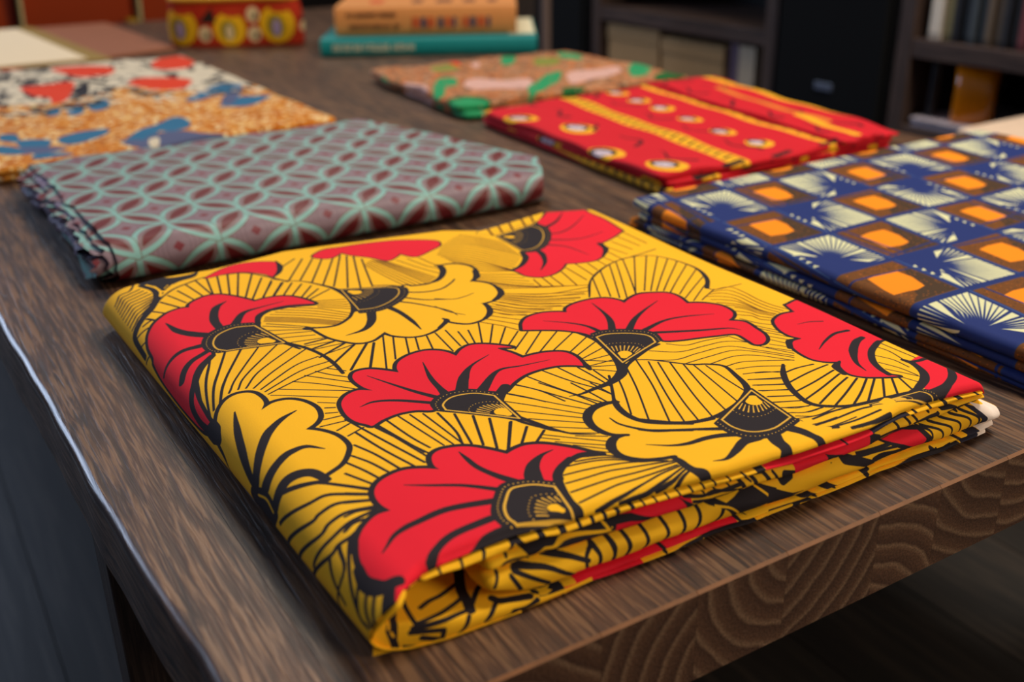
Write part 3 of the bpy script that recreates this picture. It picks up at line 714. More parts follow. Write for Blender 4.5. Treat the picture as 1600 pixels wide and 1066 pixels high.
["f","Y",[3304,4420,3257,4512,3206,4593,3150,4647,3088,4665,3038,4633,3022,4555,3029,4480,3063,4418,3063,4418,2988,4462,2918,4453,2866,4397,2842,4302,2861,4207,2904,4145,2961,4105,2961,4105,2908,4047,2871,3967,2867,3868,2898,3796,2956,3723,3045,3679,3045,3679,3080,3726,3120,3751,3167,3769,3225,3759,3275,3750,3349,3844,3467,4205,3347,4292]],
["l","K",[7,7,3],[3298,4535,3299,4481,3303,4407]],
["l","K",[0.5,2.6,3.4,3,3],[3162,4492,3204,4328,3245,4164,3285,4017,3298,3948]],
["l","K",[0.5,2.2,3,3.4,3.6,4],[2926,4318,3015,4269,3101,4187,3165,4090,3225,4002,3288,3929]],
["l","K",[0.5,2.2,3,3.4,4,5],[2959,3884,3021,3949,3095,3940,3159,3905,3208,3877,3266,3844]],
["l","K",[4,4.4,4.4,4,3],[3283,3708,3231,3735,3173,3760,3117,3750,3075,3715,3051,3636]],
["l","K",[1.5,2,2],[3224,3723,3146,3672,3081,3634]],
["f","K",[3324,3974,3277,3881,3265,3779,3307,3665,3463,3815,3458,3972]],
["l","Y",0.8,[3316,3887,3292,3802,3308,3718]],
["n",1.0,[2678,5128],[2978,5227,3014,5284,3011,5371,2967,5459,2898,5506,2824,5520,2732,5479]],
["n",0.8,[2099,5756],[2148,5368,2043,5346,1927,5393,1829,5481,1787,5584,1832,5647]],
["n",0.8,[734,6161],[768,5767,699,5754,590,5817,454,5972,375,6134,382,6254]],
["n",1.0,[2085,3653],[2336,3926,2321,3984,2267,4025,2206,4029,2129,3999,2064,3927]],
["n",1.0,[1336,3879],[1245,4242,1175,4244,1086,4200,1012,4135,993,4075,1019,4001]],
["n",1.0,[1001,3296],[1340,3133,1347,3054,1324,2987,1271,2951,1194,2941,1117,2959,1052,2979]],
["n",1.2,[2338,2849],[2571,2909,2578,2960,2556,3026,2514,3083,2460,3139,2411,3144,2349,3123,2287,3065]],
["n",0.7,[664,2860],[355,2837,336,2810,323,2787,340,2771]]]
PRINT_FRONT = [
["l","K",1.2,[1321,291,1306,255]],
["l","K",1.2,[1406,293,1391,252]],
["l","K",1.2,[1503,288,1483,246]],
["l","K",1.2,[1603,288,1570,239]],
["l","K",1.2,[1736,291,1686,232]],
["l","K",1.2,[1228,252,1278,219]],
["l","K",1.2,[1192,350,1298,242]],
["l","K",1.2,[1502,285,1479,241]],
["l","K",1.2,[1599,288,1573,246]],
["l","K",1.2,[1722,284,1689,239]],
["l","K",3,[1740,283,1777,237]],
["l","K",3,[1843,282,1790,195]],
["l","K",3.4,[1936,289,1923,246]],
["l","K",2.0,[2010,284,2005,235]],
["l","K",2.0,[2072,286,2068,246]],
["l","K",2.0,[2129,289,2130,238]],
["l","K",2.0,[2191,287,2187,247]],
["l","K",2.0,[2259,288,2256,253]],
["l","K",1.2,[2070,303,2072,242]],
["l","K",1.2,[2128,303,2131,242]],
["l","K",1.2,[2182,297,2190,240]],
["l","K",1.2,[2249,299,2257,245]],
["l","K",1.2,[2306,298,2318,243]],
["l","K",1.2,[2366,294,2376,238]],
["l","K",1.2,[2425,293,2435,240]],
["l","K",1.2,[2480,293,2495,235]],
["l","K",1.2,[2540,294,2556,235]],
["l","K",1.2,[2596,294,2614,236]],
["l","K",1.2,[2653,293,2670,235]],
["l","K",1.2,[2724,292,2739,237]],
["l","K",1.2,[2801,280,2845,233]],
["f","K",[2864,289,2914,285,2922,241,2875,245]],
["f","R",[2918,283,2999,282,3079,283,3166,283,3258,285,3351,286,3447,287,3548,288,3558,259,3455,255,3360,248,3265,247,3173,245,3085,246,3004,246,2921,250]],
["l","K",1.3,[3362,291,3392,244]],
["f","B",[3538,288,3576,289,3614,290,3653,291,3692,292,3731,293,3770,292,3803,291,3807,256,3774,258,3737,257,3699,258,3661,258,3623,258,3585,259,3547,259]],
["l","K",2.0,[3720,301,3759,222]],
["l","K",2.0,[3808,290,3837,224]],
["l","K",2.0,[3865,282,3887,227]],
["l","K",2.0,[3969,285,3982,242]],
["l","K",2.6,[4061,297,4083,243]],
["l","K",2.6,[4148,290,4177,259]],
["l","K",1.6,[4260,297,4276,264]],
["f","K",[1754,247,1847,261,1962,254,2063,250,2185,253,2179,197,1960,189,1931,183,1838,206,1794,189]],
["l","Y",1.6,[1817,202,1846,223,1883,220,1938,234,2016,230,2138,207,2142,213,2125,244]],
["f","Y",[1880,199,1912,204,1915,188,1893,182]],
["l","Y",0.8,[2158,235,2159,231]],
["l","Y",0.8,[2159,216,2160,213]],
["f","R",[2183,254,2234,254,2285,253,2338,252,2391,251,2444,249,2498,248,2550,249,2550,172,2495,171,2440,172,2385,172,2331,168,2277,167,2226,170,2175,172]],
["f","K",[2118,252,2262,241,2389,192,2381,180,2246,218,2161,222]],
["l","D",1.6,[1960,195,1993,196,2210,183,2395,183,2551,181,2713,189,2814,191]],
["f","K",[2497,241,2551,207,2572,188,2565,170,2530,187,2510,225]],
["l","K",1.6,[2524,240,2606,225,2676,230,2806,205]],
["l","K",1.6,[2558,212,2685,190]],
["l","K",1.6,[2634,224,2804,232]],
["l","K",2.4,[2565,190,2719,194,2822,192]],
["l","K",2.4,[2795,248,2822,185]],
["l","K",2.4,[2859,250,2883,191]],
["l","K",2.4,[2925,247,2954,196]],
["l","K",1.6,[2975,236,2999,191]],
["l","K",4,[3033,214,3096,193,3039,169]],
["f","R",[3082,252,3143,252,3207,253,3272,255,3339,255,3406,258,3473,264,3545,267,3570,186,3493,186,3424,184,3355,184,3286,184,3220,184,3156,183,3093,182]],
["f","K",[3270,240,3363,219,3391,185,3324,172,3276,213]],
["f","Y",[3174,194,3359,195,3374,173,3187,177]],
["f","K",[3547,264,3618,237,3638,205,3582,190,3541,206]],
["l","K",2.2,[3623,219,3760,213,3896,183]],
["l","K",2.2,[3871,214,4013,219,4033,222,4023,200]],
["l","K",2.2,[4063,240,4137,231,4173,201]],
["l","K",1.8,[3486,172,3719,160,3875,172]],
["l","K",1.8,[3850,204,4085,202,4326,222]],
["l","K",2.0,[2067,169,2022,126,2027,57]],
["l","K",2.0,[2072,167,2089,115,2075,51]],
["l","K",2.0,[2146,176,2161,124,2137,53]],
["l","K",2.0,[2220,175,2228,104,2178,35]],
["l","K",2.2,[1721,181,1840,151,1916,107,1969,70]],
["l","K",2.2,[1708,171,1783,125,1846,84]],
["l","K",2.2,[1846,189,1951,156,2033,116]],
["l","K",2.2,[1690,159,1725,93]],
["l","K",2.2,[1783,67,1910,64,1996,52]],
["l","K",1.4,[1612,142,1660,202,1706,214,1786,201]],
["l","K",2.1,[2063,167,2088,116,2071,48]],
["l","K",2.1,[2140,179,2157,107,2138,52]],
["l","K",2.1,[2216,181,2226,105,2190,48]],
["l","K",2.1,[2311,178,2313,109,2291,54]],
["l","K",2.1,[2409,176,2416,120,2385,60]],
["l","K",2.1,[2505,168,2503,117,2466,55]],
["l","K",2.1,[2590,169,2584,118,2547,63]],
["l","K",2.1,[2705,150,2691,98,2647,56]],
["l","K",3,[2644,181,2723,145,2778,87,2802,59]],
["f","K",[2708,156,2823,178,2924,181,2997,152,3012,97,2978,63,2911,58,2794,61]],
["l","Y",1.2,[2673,158,2738,137,2792,90,2801,70]],
["l","Y",1.3,[2900,178,2949,130,2949,95,2918,77]],
["l","Y",1.0,[2963,151,2964,149]],
["l","Y",1.0,[2985,126,2987,124]],
["l","Y",1.0,[2989,103,2990,102]],
["l","Y",1.0,[2979,86,2980,84]],
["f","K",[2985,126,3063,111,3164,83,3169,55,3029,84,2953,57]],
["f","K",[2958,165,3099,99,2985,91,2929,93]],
["l","K",3,[2962,131,3037,101,3148,83]],
["l","K",5,[3404,172,3519,126,3587,84,3561,57]],
["l","K",3,[3570,107,3727,107,3881,92]],
["l","K",3,[3590,118,3656,122,3839,82]],
["l","K",1.6,[3446,167,3651,149,3835,125]],
["l","K",1.6,[3499,124,3604,104]],
["f","K",[3643,186,3829,193,3929,182,3986,119,3977,71,3882,79,3771,119]],
["f","R",[3674,180,3830,181,3908,168,3948,120,3939,89,3882,89,3791,134]],
["l","K",1.3,[3918,181,3985,143,3987,69]],
["l","K",1.3,[3940,180,4046,137,4069,74]],
["l","K",1.3,[3994,186,4111,138,4133,73]],
["l","K",1.3,[4065,191,4167,148,4201,71]],
["l","K",1.3,[4129,195,4232,153,4274,71]],
["l","K",1.5,[4194,201,4295,146,4330,78]],
["f","B",[4222,220,4290,196,4376,118,4399,47,4333,68,4329,123]],
["f","W",[4269,218,4506,134,4551,0,4399,47,4376,118,4292,186]],
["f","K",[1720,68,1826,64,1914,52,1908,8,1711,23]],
["l","O",1.6,[1760,27,1808,26]],
["l","O",1.6,[1846,19,1892,17]],
["l","O",1.6,[1927,12,1979,4]],
["f","R",[1912,38,2053,31,2295,41,2292,9,2222,14,1934,22]],
["l","K",2,[2163,61,2177,19]],
["l","K",2,[2016,71,2048,33]],
["l","O",1.6,[2015,1,2067,1]],
["l","O",1.6,[2101,1,2141,1]],
["l","O",1.6,[2180,0,2209,1]],
["l","K",1.0,[1916,21,2107,9,2279,3]],
["f","R",[1967,91,2199,76,2402,67,2536,67,2787,63,2792,33,2458,29,2299,39,2267,6,1972,17]],
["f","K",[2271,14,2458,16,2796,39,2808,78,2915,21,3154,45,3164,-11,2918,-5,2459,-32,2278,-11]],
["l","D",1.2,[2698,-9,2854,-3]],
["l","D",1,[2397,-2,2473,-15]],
["l","Y",1.2,[2354,13,2365,11]],
["l","Y",1.2,[2387,18,2402,16]],
["l","Y",1.2,[2511,10,2515,9]],
["l","Y",1.2,[2575,-8,2582,3]],
["l","Y",1.2,[2606,1,2622,9]],
["l","Y",1.2,[2638,6,2654,4]],
["l","K",2,[2384,73,2414,25]],
["l","Y",1.8,[2906,24,3014,22,3110,22]],
["l","Y",1.4,[2816,54,2896,42,2980,48]],
["f","Y",[2959,83,3240,97,3608,42,3988,52,4212,59,4365,48,4348,17,3989,19,3569,28,3204,31,2967,13]],
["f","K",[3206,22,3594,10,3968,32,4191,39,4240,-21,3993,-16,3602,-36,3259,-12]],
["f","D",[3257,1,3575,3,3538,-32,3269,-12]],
["l","K",2.6,[3273,73,3375,34]],
["l","K",2.6,[3548,62,3592,20]],
["l","K",2.6,[2968,80,3075,81,3251,33]],
["l","K",2.6,[3998,50,4051,4]],
["l","K",1.6,[4070,33,4130,40]],
["l","K",1.6,[4151,76,4257,19,4322,62]],
["l","K",1.6,[4246,75,4311,11]],
["l","K",1.6,[3989,19,4029,42]],
["l","K",1.6,[2974,36,3120,32,3216,18]],
["l","O",1.4,[2978,5,3107,2]],
["f","B",[4251,47,4331,73,4375,17,4226,-16,4195,12]],
["f","W",[4344,73,4473,42,4500,-50,4231,-36,4245,-13,4360,22]]]
PRINT_LIP = [
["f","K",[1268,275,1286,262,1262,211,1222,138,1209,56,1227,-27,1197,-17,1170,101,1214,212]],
["l","Y",1.2,[1221,188,1193,148,1184,106]],
["l","Y",1.2,[1190,91,1197,74]],
["l","K",2.2,[1297,243,1285,189,1280,119,1286,96]],
["l","K",2.2,[1286,96,1377,116,1496,153,1518,173]],
["l","K",2.2,[1336,172,1390,199,1451,211,1543,245]],
["l","K",5,[1585,312,1538,208,1525,139,1511,87]],
["l","K",2.5,[1532,113,1598,180,1633,194]],
["l","K",2.4,[1270,85,1352,82,1487,91]],
["l","K",2.4,[1259,71,1303,63,1384,47]],
["l","K",2.4,[1384,47,1378,-1]],
["l","K",2.2,[1492,62,1455,5,1425,-22]],
["l","K",2.2,[1619,78,1558,19]],
["l","K",4,[1620,108,1647,80,1760,55]],
["l","K",3,[1302,35,1359,7,1405,-21]],
["l","K",2.6,[1698,14,1630,-11,1578,-7]],
["l","K",2.6,[1783,28,1730,13,1677,18]],
["l","K",2.6,[1578,-7,1573,-22]],
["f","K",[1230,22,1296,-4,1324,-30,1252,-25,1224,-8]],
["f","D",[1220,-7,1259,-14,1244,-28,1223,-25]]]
EDGES = [[1244,282,1323,291,1399,290,1489,284,1584,288,1703,282,1831,285,1921,287,2022,296,2129,291,2247,291,2361,292,2485,286,2605,286,2725,285,2891,282,3111,279,3529,284,3747,290,3981,286,4174,286,4303,284],[1312,260,1402,258,1482,246,1584,247,1690,244,1774,250,1846,259,1907,246,1962,249,2058,250,2183,251,2302,250,2550,246,2742,248,2885,256,3117,247,3385,252,3546,263,3775,262,4060,246,4287,259],[1581,191,1679,188,1793,189,1954,180,2112,178,2294,169,2394,175,2550,175,2720,182,2860,185,3042,182,3280,187,3460,188,3827,188,4044,195,4324,227,4450,133],[1567,115,1637,101,1719,69,1822,46,1913,45,2058,50,2197,52,2416,59,2535,58,2779,59,2972,53,3153,54,3347,62,3559,59,3775,60,3967,65,4210,60,4323,55,4477,65],[1549,11,1814,0,2047,0,2265,0,2456,0,2662,0,2850,0,2979,0,3257,0,3575,0,3867,0,4072,0,4219,0,4458,0]]
PRINT_GREEN = [["P",[656,1198,693,1234,716,1203,744,1183,727,1146,702,1127,674,1156,649,1156]],["P",[809,1187,840,1196,880,1200,895,1189,871,1152,825,1134,776,1129]],["G",[644,1246,668,1249,649,1203,623,1184,600,1147,585,1141,610,1194]],["G",[577,1315,601,1318,585,1269,560,1249]],["g",[586,1115,618,1134,636,1112,621,1065,585,1015,550,1012,545,1043]],["G",[582,1101,619,1125,627,1086,596,1037,565,1029,560,1055]],["G",[706,1124,764,1178,809,1208,783,1164,737,1120,701,1091,680,1072]],["g",[742,1098,774,1102,757,1077,726,1065]],["G",[805,1353,831,1359,805,1316,777,1300]],["G",[901,1346,909,1300,884,1269,875,1301]],["L",[685,1345,724,1340,698,1291,669,1301]],["L",[833,1307,864,1296,845,1262,812,1263]],["G",[907,1180,962,1211,932,1162,883,1111,862,1116]],["g",[870,1080,931,1129,925,1080,886,1030,859,1031]],["N",[964,1184,996,1185,938,1092,939,1134]],["K",[633,1056,649,1062,633,1041]],["K",[569,1223,581,1179,575,1099,558,1079,545,1136,548,1185]],["V",[555,1206,567,1188,551,1149,538,1158]],["P",[599,1259,610,1231,598,1184,585,1193]],["R",[719,1356,734,1357,718,1321]],["P",[739,1328,759,1338,733,1298]]]
PRINT_ORANGE = [["C",[151,1954,504,1971,549,1653,477,1399,355,1390,284,1452,209,1398,135,1415,95,1408]],["K",[147,1511,159,1533,155,1475,142,1409,137,1431]],["K",[182,1593,210,1607,205,1553,182,1548]],["K",[230,1481,256,1516,237,1425,216,1412]],["K",[263,1468,284,1463,261,1428]],["K",[390,1839,413,1838,383,1732,366,1730]],["K",[292,1800,313,1815,291,1700,279,1709]],["K",[362,1531,379,1525,365,1493]],["K",[331,1786,347,1790,328,1729]],["K",[207,1722,244,1722,217,1676]],["K",[164,1641,186,1661,168,1603]],["K",[403,1576,415,1568,400,1528]],["K",[187,1778,202,1780,188,1750]],["K",[255,1727,269,1730,258,1705]],["R",[175,1543,210,1539,242,1537,230,1481,212,1415,191,1392,195,1437,178,1468]],["R",[240,1691,309,1640,301,1588,255,1574]],["R",[180,1763,215,1750,206,1703,172,1702]],["R",[301,1483,337,1514,382,1475,357,1410,321,1415]],["R",[376,1651,414,1709,431,1637,411,1571,375,1559,363,1593]],["R",[240,1795,268,1782,263,1756,239,1774]],["U",[227,1367,243,1383,252,1367,243,1328,226,1314,222,1335]],["U",[202,1358,219,1363,212,1316,196,1311]],["U",[175,1351,192,1365,189,1332,174,1318]],["U",[161,1186,185,1211,214,1205,212,1185,185,1156,166,1156]],["U",[125,1204,151,1193,152,1172,134,1147,123,1167]],["U",[113,1241,127,1231,124,1198,109,1216]],["U",[105,1186,120,1169,131,1130,100,1146]],["U",[222,1143,249,1180,295,1224,300,1181,273,1149,258,1153,240,1117,222,1117]],["U",[130,1125,154,1120,160,1098,127,1103]],["v",[241,1137,280,1151,298,1124,316,1098,302,1074,238,1086]],["v",[120,1169,148,1162,162,1139,130,1125]],["v",[214,1136,236,1127,233,1090,217,1107]],["U",[335,1326,386,1389,425,1403,428,1380,401,1337,366,1323,339,1309]],["U",[355,1257,393,1303,431,1295,410,1262,382,1246]],["v",[368,1292,404,1355,414,1347,393,1303,371,1263]],["K",[392,1450,416,1467,417,1432,392,1427]],["C",[242,1129,252,1129,241,1091,235,1101]]]

INK = {'K': (38, 32, 38), 'Y': (255, 192, 28), 'R': (236, 26, 50), 'T': (104, 62, 18), 'D': (150, 10, 20), 'W': (240, 225, 215), 'O': (190, 105, 20), 'B': (36, 34, 52)}
INK = {k: np.array(c) / 255 for k, c in INK.items()}
def paint(pr, ops, flat=False):
    for op in ops:
        if op[0] == 'f':
            P = np.array(op[2], float).reshape(-1, 2) / 10; pr.fill(P if flat else spline(P, True), INK[op[1]])
        elif op[0] == 'o':
            P = np.array(op[2], float).reshape(-1, 2) / 10; Q = spline(P, True); pr.stroke(Q, 2 * op[1], INK['K'], True)
        elif op[0] == 'l':
            P = np.array(op[3], float).reshape(-1, 2) / 10
            Q = spline(P) if len(P) > 2 else P
            k = 0.85 if flat else 1.08 + 0.35 * min(max((P[:, 1].mean() - 420) / 150, 0), 1)
            pr.stroke(Q, widths(op[2], P, len(Q)) * k * (1.35 if op[1] == 'T' else 1) * (1.3 if not flat and P[:, 0].mean() > 305 else 1), INK[op[1]])
        elif op[0] == 'n': ornament(pr, op)
def ornament(pr, op):
    """fan-shaped flower heart: black, an outline, rays from the apex, rows of dots"""
    _, sc, a, arc = op
    a = np.array(a, float) / 10; A = spline(np.array(arc, float).reshape(-1, 2) / 10, step=8)
    body = np.vstack([[a], A]); K, Y = INK['K'], np.array((232, 178, 60)) / 255
    out = np.vstack([[a], a + (A - a) * 1.13]); pr.stroke(out, 2.4 * sc, K, True); pr.fill(out, K)
    ins = np.vstack([[a], A]); c = ins.mean(0); ins = c + (ins - c) * 0.97
    pr.stroke(ins, 1.0 * sc, Y, True)
    d = np.r_[0, np.cumsum(np.hypot(*np.diff(A, axis=0).T))]
    def at(t, k): q = np.array([np.interp(t * d[-1], d, A[:, 0]), np.interp(t * d[-1], d, A[:, 1])]); return a + (q - a) * k
    n = max(8, int(d[-1] / 1.9))
    for i in range(n + 1): pr.dot(at(i / n, 1.09), 0.33 * sc, Y)
    tip = at(0.5, 0.30); r = 0.085 * np.hypot(*(at(.5, 1) - a)) + .3
    pr.stroke([at(0.5, 0.20), tip], [r, 2 * r], INK['Y'])
    for t in np.linspace(0.14, 0.86, 8): pr.stroke([at(t, 0.40), at(t, 0.56)], [0.5 * sc, 0.8 * sc], Y)
    for t in np.linspace(0.06, 0.94, 13): pr.dot(at(t, 0.66), 0.3 * sc, Y)
def image(name, pr):
    im = bpy.data.images.new(name, pr.w, pr.h, alpha=False)
    a = np.ones((pr.h, pr.w, 4), np.float32); a[..., :3] = pr.a
    im.pixels.foreach_set(a.ravel()); im.pack(); im.update(); return im
def cloth_mat(name, pr, rough=0.85, sheen=0.0, bump=0.25, weave=1800, spec=0.25, wrinkle=0.3):
    m, N, L, b = mat(name, rough=rough, spec=spec, sheen=sheen)
    im = N.new('ShaderNodeTexImage'); im.image = image(name, pr); im.extension = 'EXTEND'; im.interpolation = 'Linear'
    L.new(im.outputs['Color'], b.inputs['Base Color'])
    tc = N.new('ShaderNodeTexCoord')
    n = N.new('ShaderNodeTexNoise'); n.inputs['Scale'].default_value = weave; n.inputs['Detail'].default_value = 1
    n2 = N.new('ShaderNodeTexNoise'); n2.inputs['Scale'].default_value = 28; n2.inputs['Detail'].default_value = 2
    L.new(tc.outputs['Object'], n.inputs['Vector']); L.new(tc.outputs['Object'], n2.inputs['Vector'])
    b1 = N.new('ShaderNodeBump'); b1.inputs['Strength'].default_value = bump; b1.inputs['Distance'].default_value = 0.0003
    b2 = N.new('ShaderNodeBump'); b2.inputs['Strength'].default_value = wrinkle; b2.inputs['Distance'].default_value = 0.002
    L.new(n.outputs['Fac'], b1.inputs['Height']); L.new(n2.outputs['Fac'], b2.inputs['Height']); L.new(b2.outputs['Normal'], b1.inputs['Normal'])
    L.new(b1.outputs['Normal'], b.inputs['Normal'])
    return m
def uvmap(pr, A, B):      # millimetres of cloth -> image uv
    return np.stack([(A * 1000 - pr.x0) * pr.ppm / pr.w, (B * 1000 - pr.y0) * pr.ppm / pr.h], -1)
# wood -------------------------------------------------------------
def wood(name, cols, rough=0.5, along='Y', grain=1.0, bump=0.4, ends=None, spec=0.4, random_tone=0.12, scale=(1, 1, 1)):
    """long-grained wood: streaks stretched along one axis, end grain with rings on the faces across it"""
    m, N, L, b = mat(name, rough=rough, spec=spec)
    tc = N.new('ShaderNodeTexCoord'); oi = N.new('ShaderNodeObjectInfo')
    off = N.new('ShaderNodeVectorMath'); off.operation = 'MULTIPLY_ADD'; off.inputs[1].default_value = (7.3, 3.1, 5.7)
    L.new(oi.outputs['Random'], off.inputs[0]); L.new(tc.outputs['Object'], off.inputs[2])
    def mapped(s):
        mp = N.new('ShaderNodeMapping'); mp.inputs['Scale'].default_value = s; L.new(off.outputs[0], mp.inputs['Vector']); return mp.outputs[0]
    st = {'Y': lambda a, c: (a, c, a), 'X': lambda a, c: (c, a, a), 'Z': lambda a, c: (a, a, c)}[along]
    def noise(vec, sc, det=4, dist=0.0, rough_=0.55):
        n = N.new('ShaderNodeTexNoise'); n.inputs['Scale'].default_value = sc; n.inputs['Detail'].default_value = det
        n.inputs['Distortion'].default_value = dist; n.inputs['Roughness'].default_value = rough_; L.new(vec, n.inputs['Vector']); return n.outputs['Fac']
    fine = noise(mapped(st(420 * grain, 22 * grain)), 1, 4, 0.6)
    mid = noise(mapped(st(60 * grain, 2.2 * grain)), 1, 3, 1.2)
    big = noise(mapped(st(14, 0.8)), 1, 2, 0.8)
    def ramp(fac, stops):
        r = N.new('ShaderNodeValToRGB'); e = r.color_ramp.elements
        while len(e) < len(stops): e.new(0.5)
        for k, (p, c) in enumerate(stops): e[k].position = p; e[k].color = (*lin(c), 1)
        L.new(fac, r.inputs['Fac']); return r.outputs['Color']
    def mix(f, a, c, mode='MIX'):
        x = N.new('ShaderNodeMix'); x.data_type = 'RGBA'; x.blend_type = mode
        if isinstance(f, float): x.inputs[0].default_value = f
        else: L.new(f, x.inputs[0])
        L.new(a, x.inputs[6]); L.new(c, x.inputs[7]); return x.outputs[2]
    c1 = ramp(mid, [(0.32, cols[0]), (0.5, cols[1]), (0.66, cols[2])])
    c2 = ramp(fine, [(0.40, cols[0]), (0.5, cols[1]), (0.60, cols[3])])
    c = mix(0.55, c1, c2)
    c3 = ramp(big, [(0.3, (150, 150, 150)), (0.7, (225, 225, 225))])
    c = mix(0.7, c, c3, 'MULTIPLY')
    if ends:
        wv = N.new('ShaderNodeTexWave'); wv.wave_type = 'RINGS'; wv.rings_direction = along; wv.inputs['Scale'].default_value = 30; wv.wave_profile = 'SAW'
        wv.inputs['Distortion'].default_value = 2.0; wv.inputs['Detail'].default_value = 2; wv.inputs['Detail Scale'].default_value = 1.2
        wn = N.new('ShaderNodeTexWhiteNoise'); wn.noise_dimensions = '1D'; L.new(oi.outputs['Random'], wn.inputs['W'])
        o2 = N.new('ShaderNodeVectorMath'); o2.operation = 'SUBTRACT'; o2.inputs[1].default_value = (0.5, 0.5, 0.5); L.new(wn.outputs['Color'], o2.inputs[0])
        o3 = N.new('ShaderNodeVectorMath'); o3.operation = 'MULTIPLY_ADD'; o3.inputs[1].default_value = (0.16, 0.0, 0.13); L.new(o2.outputs[0], o3.inputs[0]); L.new(tc.outputs['Object'], o3.inputs[2])
        L.new(o3.outputs[0], wv.inputs['Vector'])
        pores = noise(tc.outputs['Object'], 900, 2)
        e1 = ramp(wv.outputs['Fac'], [(0.0, ends[0]), (0.6, ends[1]), (0.85, ends[2]), (1.0, ends[0])])
        e2 = ramp(pores, [(0.4, (150, 150, 150)), (0.62, (255, 255, 255))])
        e1 = mix(0.6, e1, e2, 'MULTIPLY')
        ge = N.new('ShaderNodeNewGeometry'); sx = N.new('ShaderNodeSeparateXYZ'); L.new(ge.outputs['Normal'], sx.inputs[0])
        ab = N.new('ShaderNodeMath'); ab.operation = 'ABSOLUTE'; L.new(sx.outputs[along], ab.inputs[0])
        gt = N.new('ShaderNodeMath'); gt.operation = 'GREATER_THAN'; gt.inputs[1].default_value = 0.9; L.new(ab.outputs[0], gt.inputs[0])
        c = mix(gt.outputs[0], c, e1)
    hs = N.new('ShaderNodeHueSaturation'); mr = N.new('ShaderNodeMapRange'); mr.inputs['To Min'].default_value = 1 - random_tone; mr.inputs['To Max'].default_value = 1 + random_tone
    L.new(oi.outputs['Random'], mr.inputs['Value']); L.new(mr.outputs[0], hs.inputs['Value']); L.new(c, hs.inputs['Color']); L.new(hs.outputs[0], b.inputs['Base Color'])
    bp = N.new('ShaderNodeBump'); bp.inputs['Strength'].default_value = bump; bp.inputs['Distance'].default_value = 0.0008; L.new(fine, bp.inputs['Height']); L.new(bp.outputs[0], b.inputs['Normal'])
    rr = N.new('ShaderNodeMapRange'); rr.inputs['To Min'].default_value = rough + 0.12; rr.inputs['To Max'].default_value = rough - 0.1; L.new(fine, rr.inputs['Value']); L.new(rr.outputs[0], b.inputs['Roughness'])
    return m
# ------------------------------------------------------------------ room shell
FZ = -0.45
MF = wood('dark_floor_wood', [(22, 19, 18), (36, 31, 28), (48, 41, 36), (60, 51, 44)], rough=0.55, along='Y', grain=0.25, bump=0.15, random_tone=0.3)
fl = struct(box('floor', -2.2, 3.2, -2.6, 4.6, FZ - 0.06, FZ - 0.004, plain('subfloor', (20, 17, 16)), None))
xs = np.arange(-2.2, 3.2, 0.16); k = 0
for x in xs:
    y = -2.6 - random.random() * 0.6
    while y < 4.6:
        y1 = y + 1.5 + random.random() * 0.4
        ya, yb = max(y, -2.6), min(y1, 4.6)
        if yb - ya > 0.05:
            p = box('plank', x + 0.0008, x + 0.1592, ya + 0.0008, yb - 0.0008, FZ - 0.02, FZ, MF, fl)
        y = y1
MW = plain('dark_wall_paint', (52, 44, 40), 0.9, 0.2)
struct(box('wall_right', 2.35, 2.45, -2.6, 4.6, FZ, 2.1, MW)); struct(box('wall_back', -2.2, 2.45, 4.5, 4.6, FZ, 2.1, MW))
# ------------------------------------------------------------------ table
MT = wood('table_top_wood', [(42, 27, 22), (94, 64, 47), (116, 79, 55), (166, 126, 92)], rough=0.42, ends=[(78, 51, 37), (100, 69, 50), (134, 104, 80)], bump=0.6, spec=0.5, random_tone=0.07)
ML = wood('table_leg_wood', [(40, 29, 25), (72, 54, 46), (92, 70, 58), (104, 82, 68)], rough=0.5, along='Z')
tb = thing('coffee_table', 'brown solid wood coffee table covered with folded printed cloths', 'table', (0.5, 1.1, FZ))
tb_m = Matrix.Translation((-0.5, -1.1, -FZ))
YF, YE, TH = 0.2535, 2.30, 0.0445
XEDGE = lerp_curve([(0.25, 0.0610), (0.3071, 0.0577), (0.325, 0.0580), (0.345, 0.0555), (0.372, 0.0530), (0.40, 0.0520), (0.463, 0.0485), (0.535, 0.0470), (0.60, 0.0450), (0.703, 0.0400), (1.0, 0.034), (2.3, 0.02)])
MTW = plain('worn_edge', (132, 84, 46), 0.5, 0.4, 0.55, 70)
MTG = wood('polished_edge_wood', [(50, 36, 34), (80, 58, 50), (104, 76, 62), (120, 92, 76)], rough=0.27, bump=0.25, spec=0.7)
cuts = [0.094]
while cuts[-1] < 0.92: cuts.append(cuts[-1] + random.choice((0.041, 0.047, 0.056, 0.049)))
cuts[-1] = 0.955
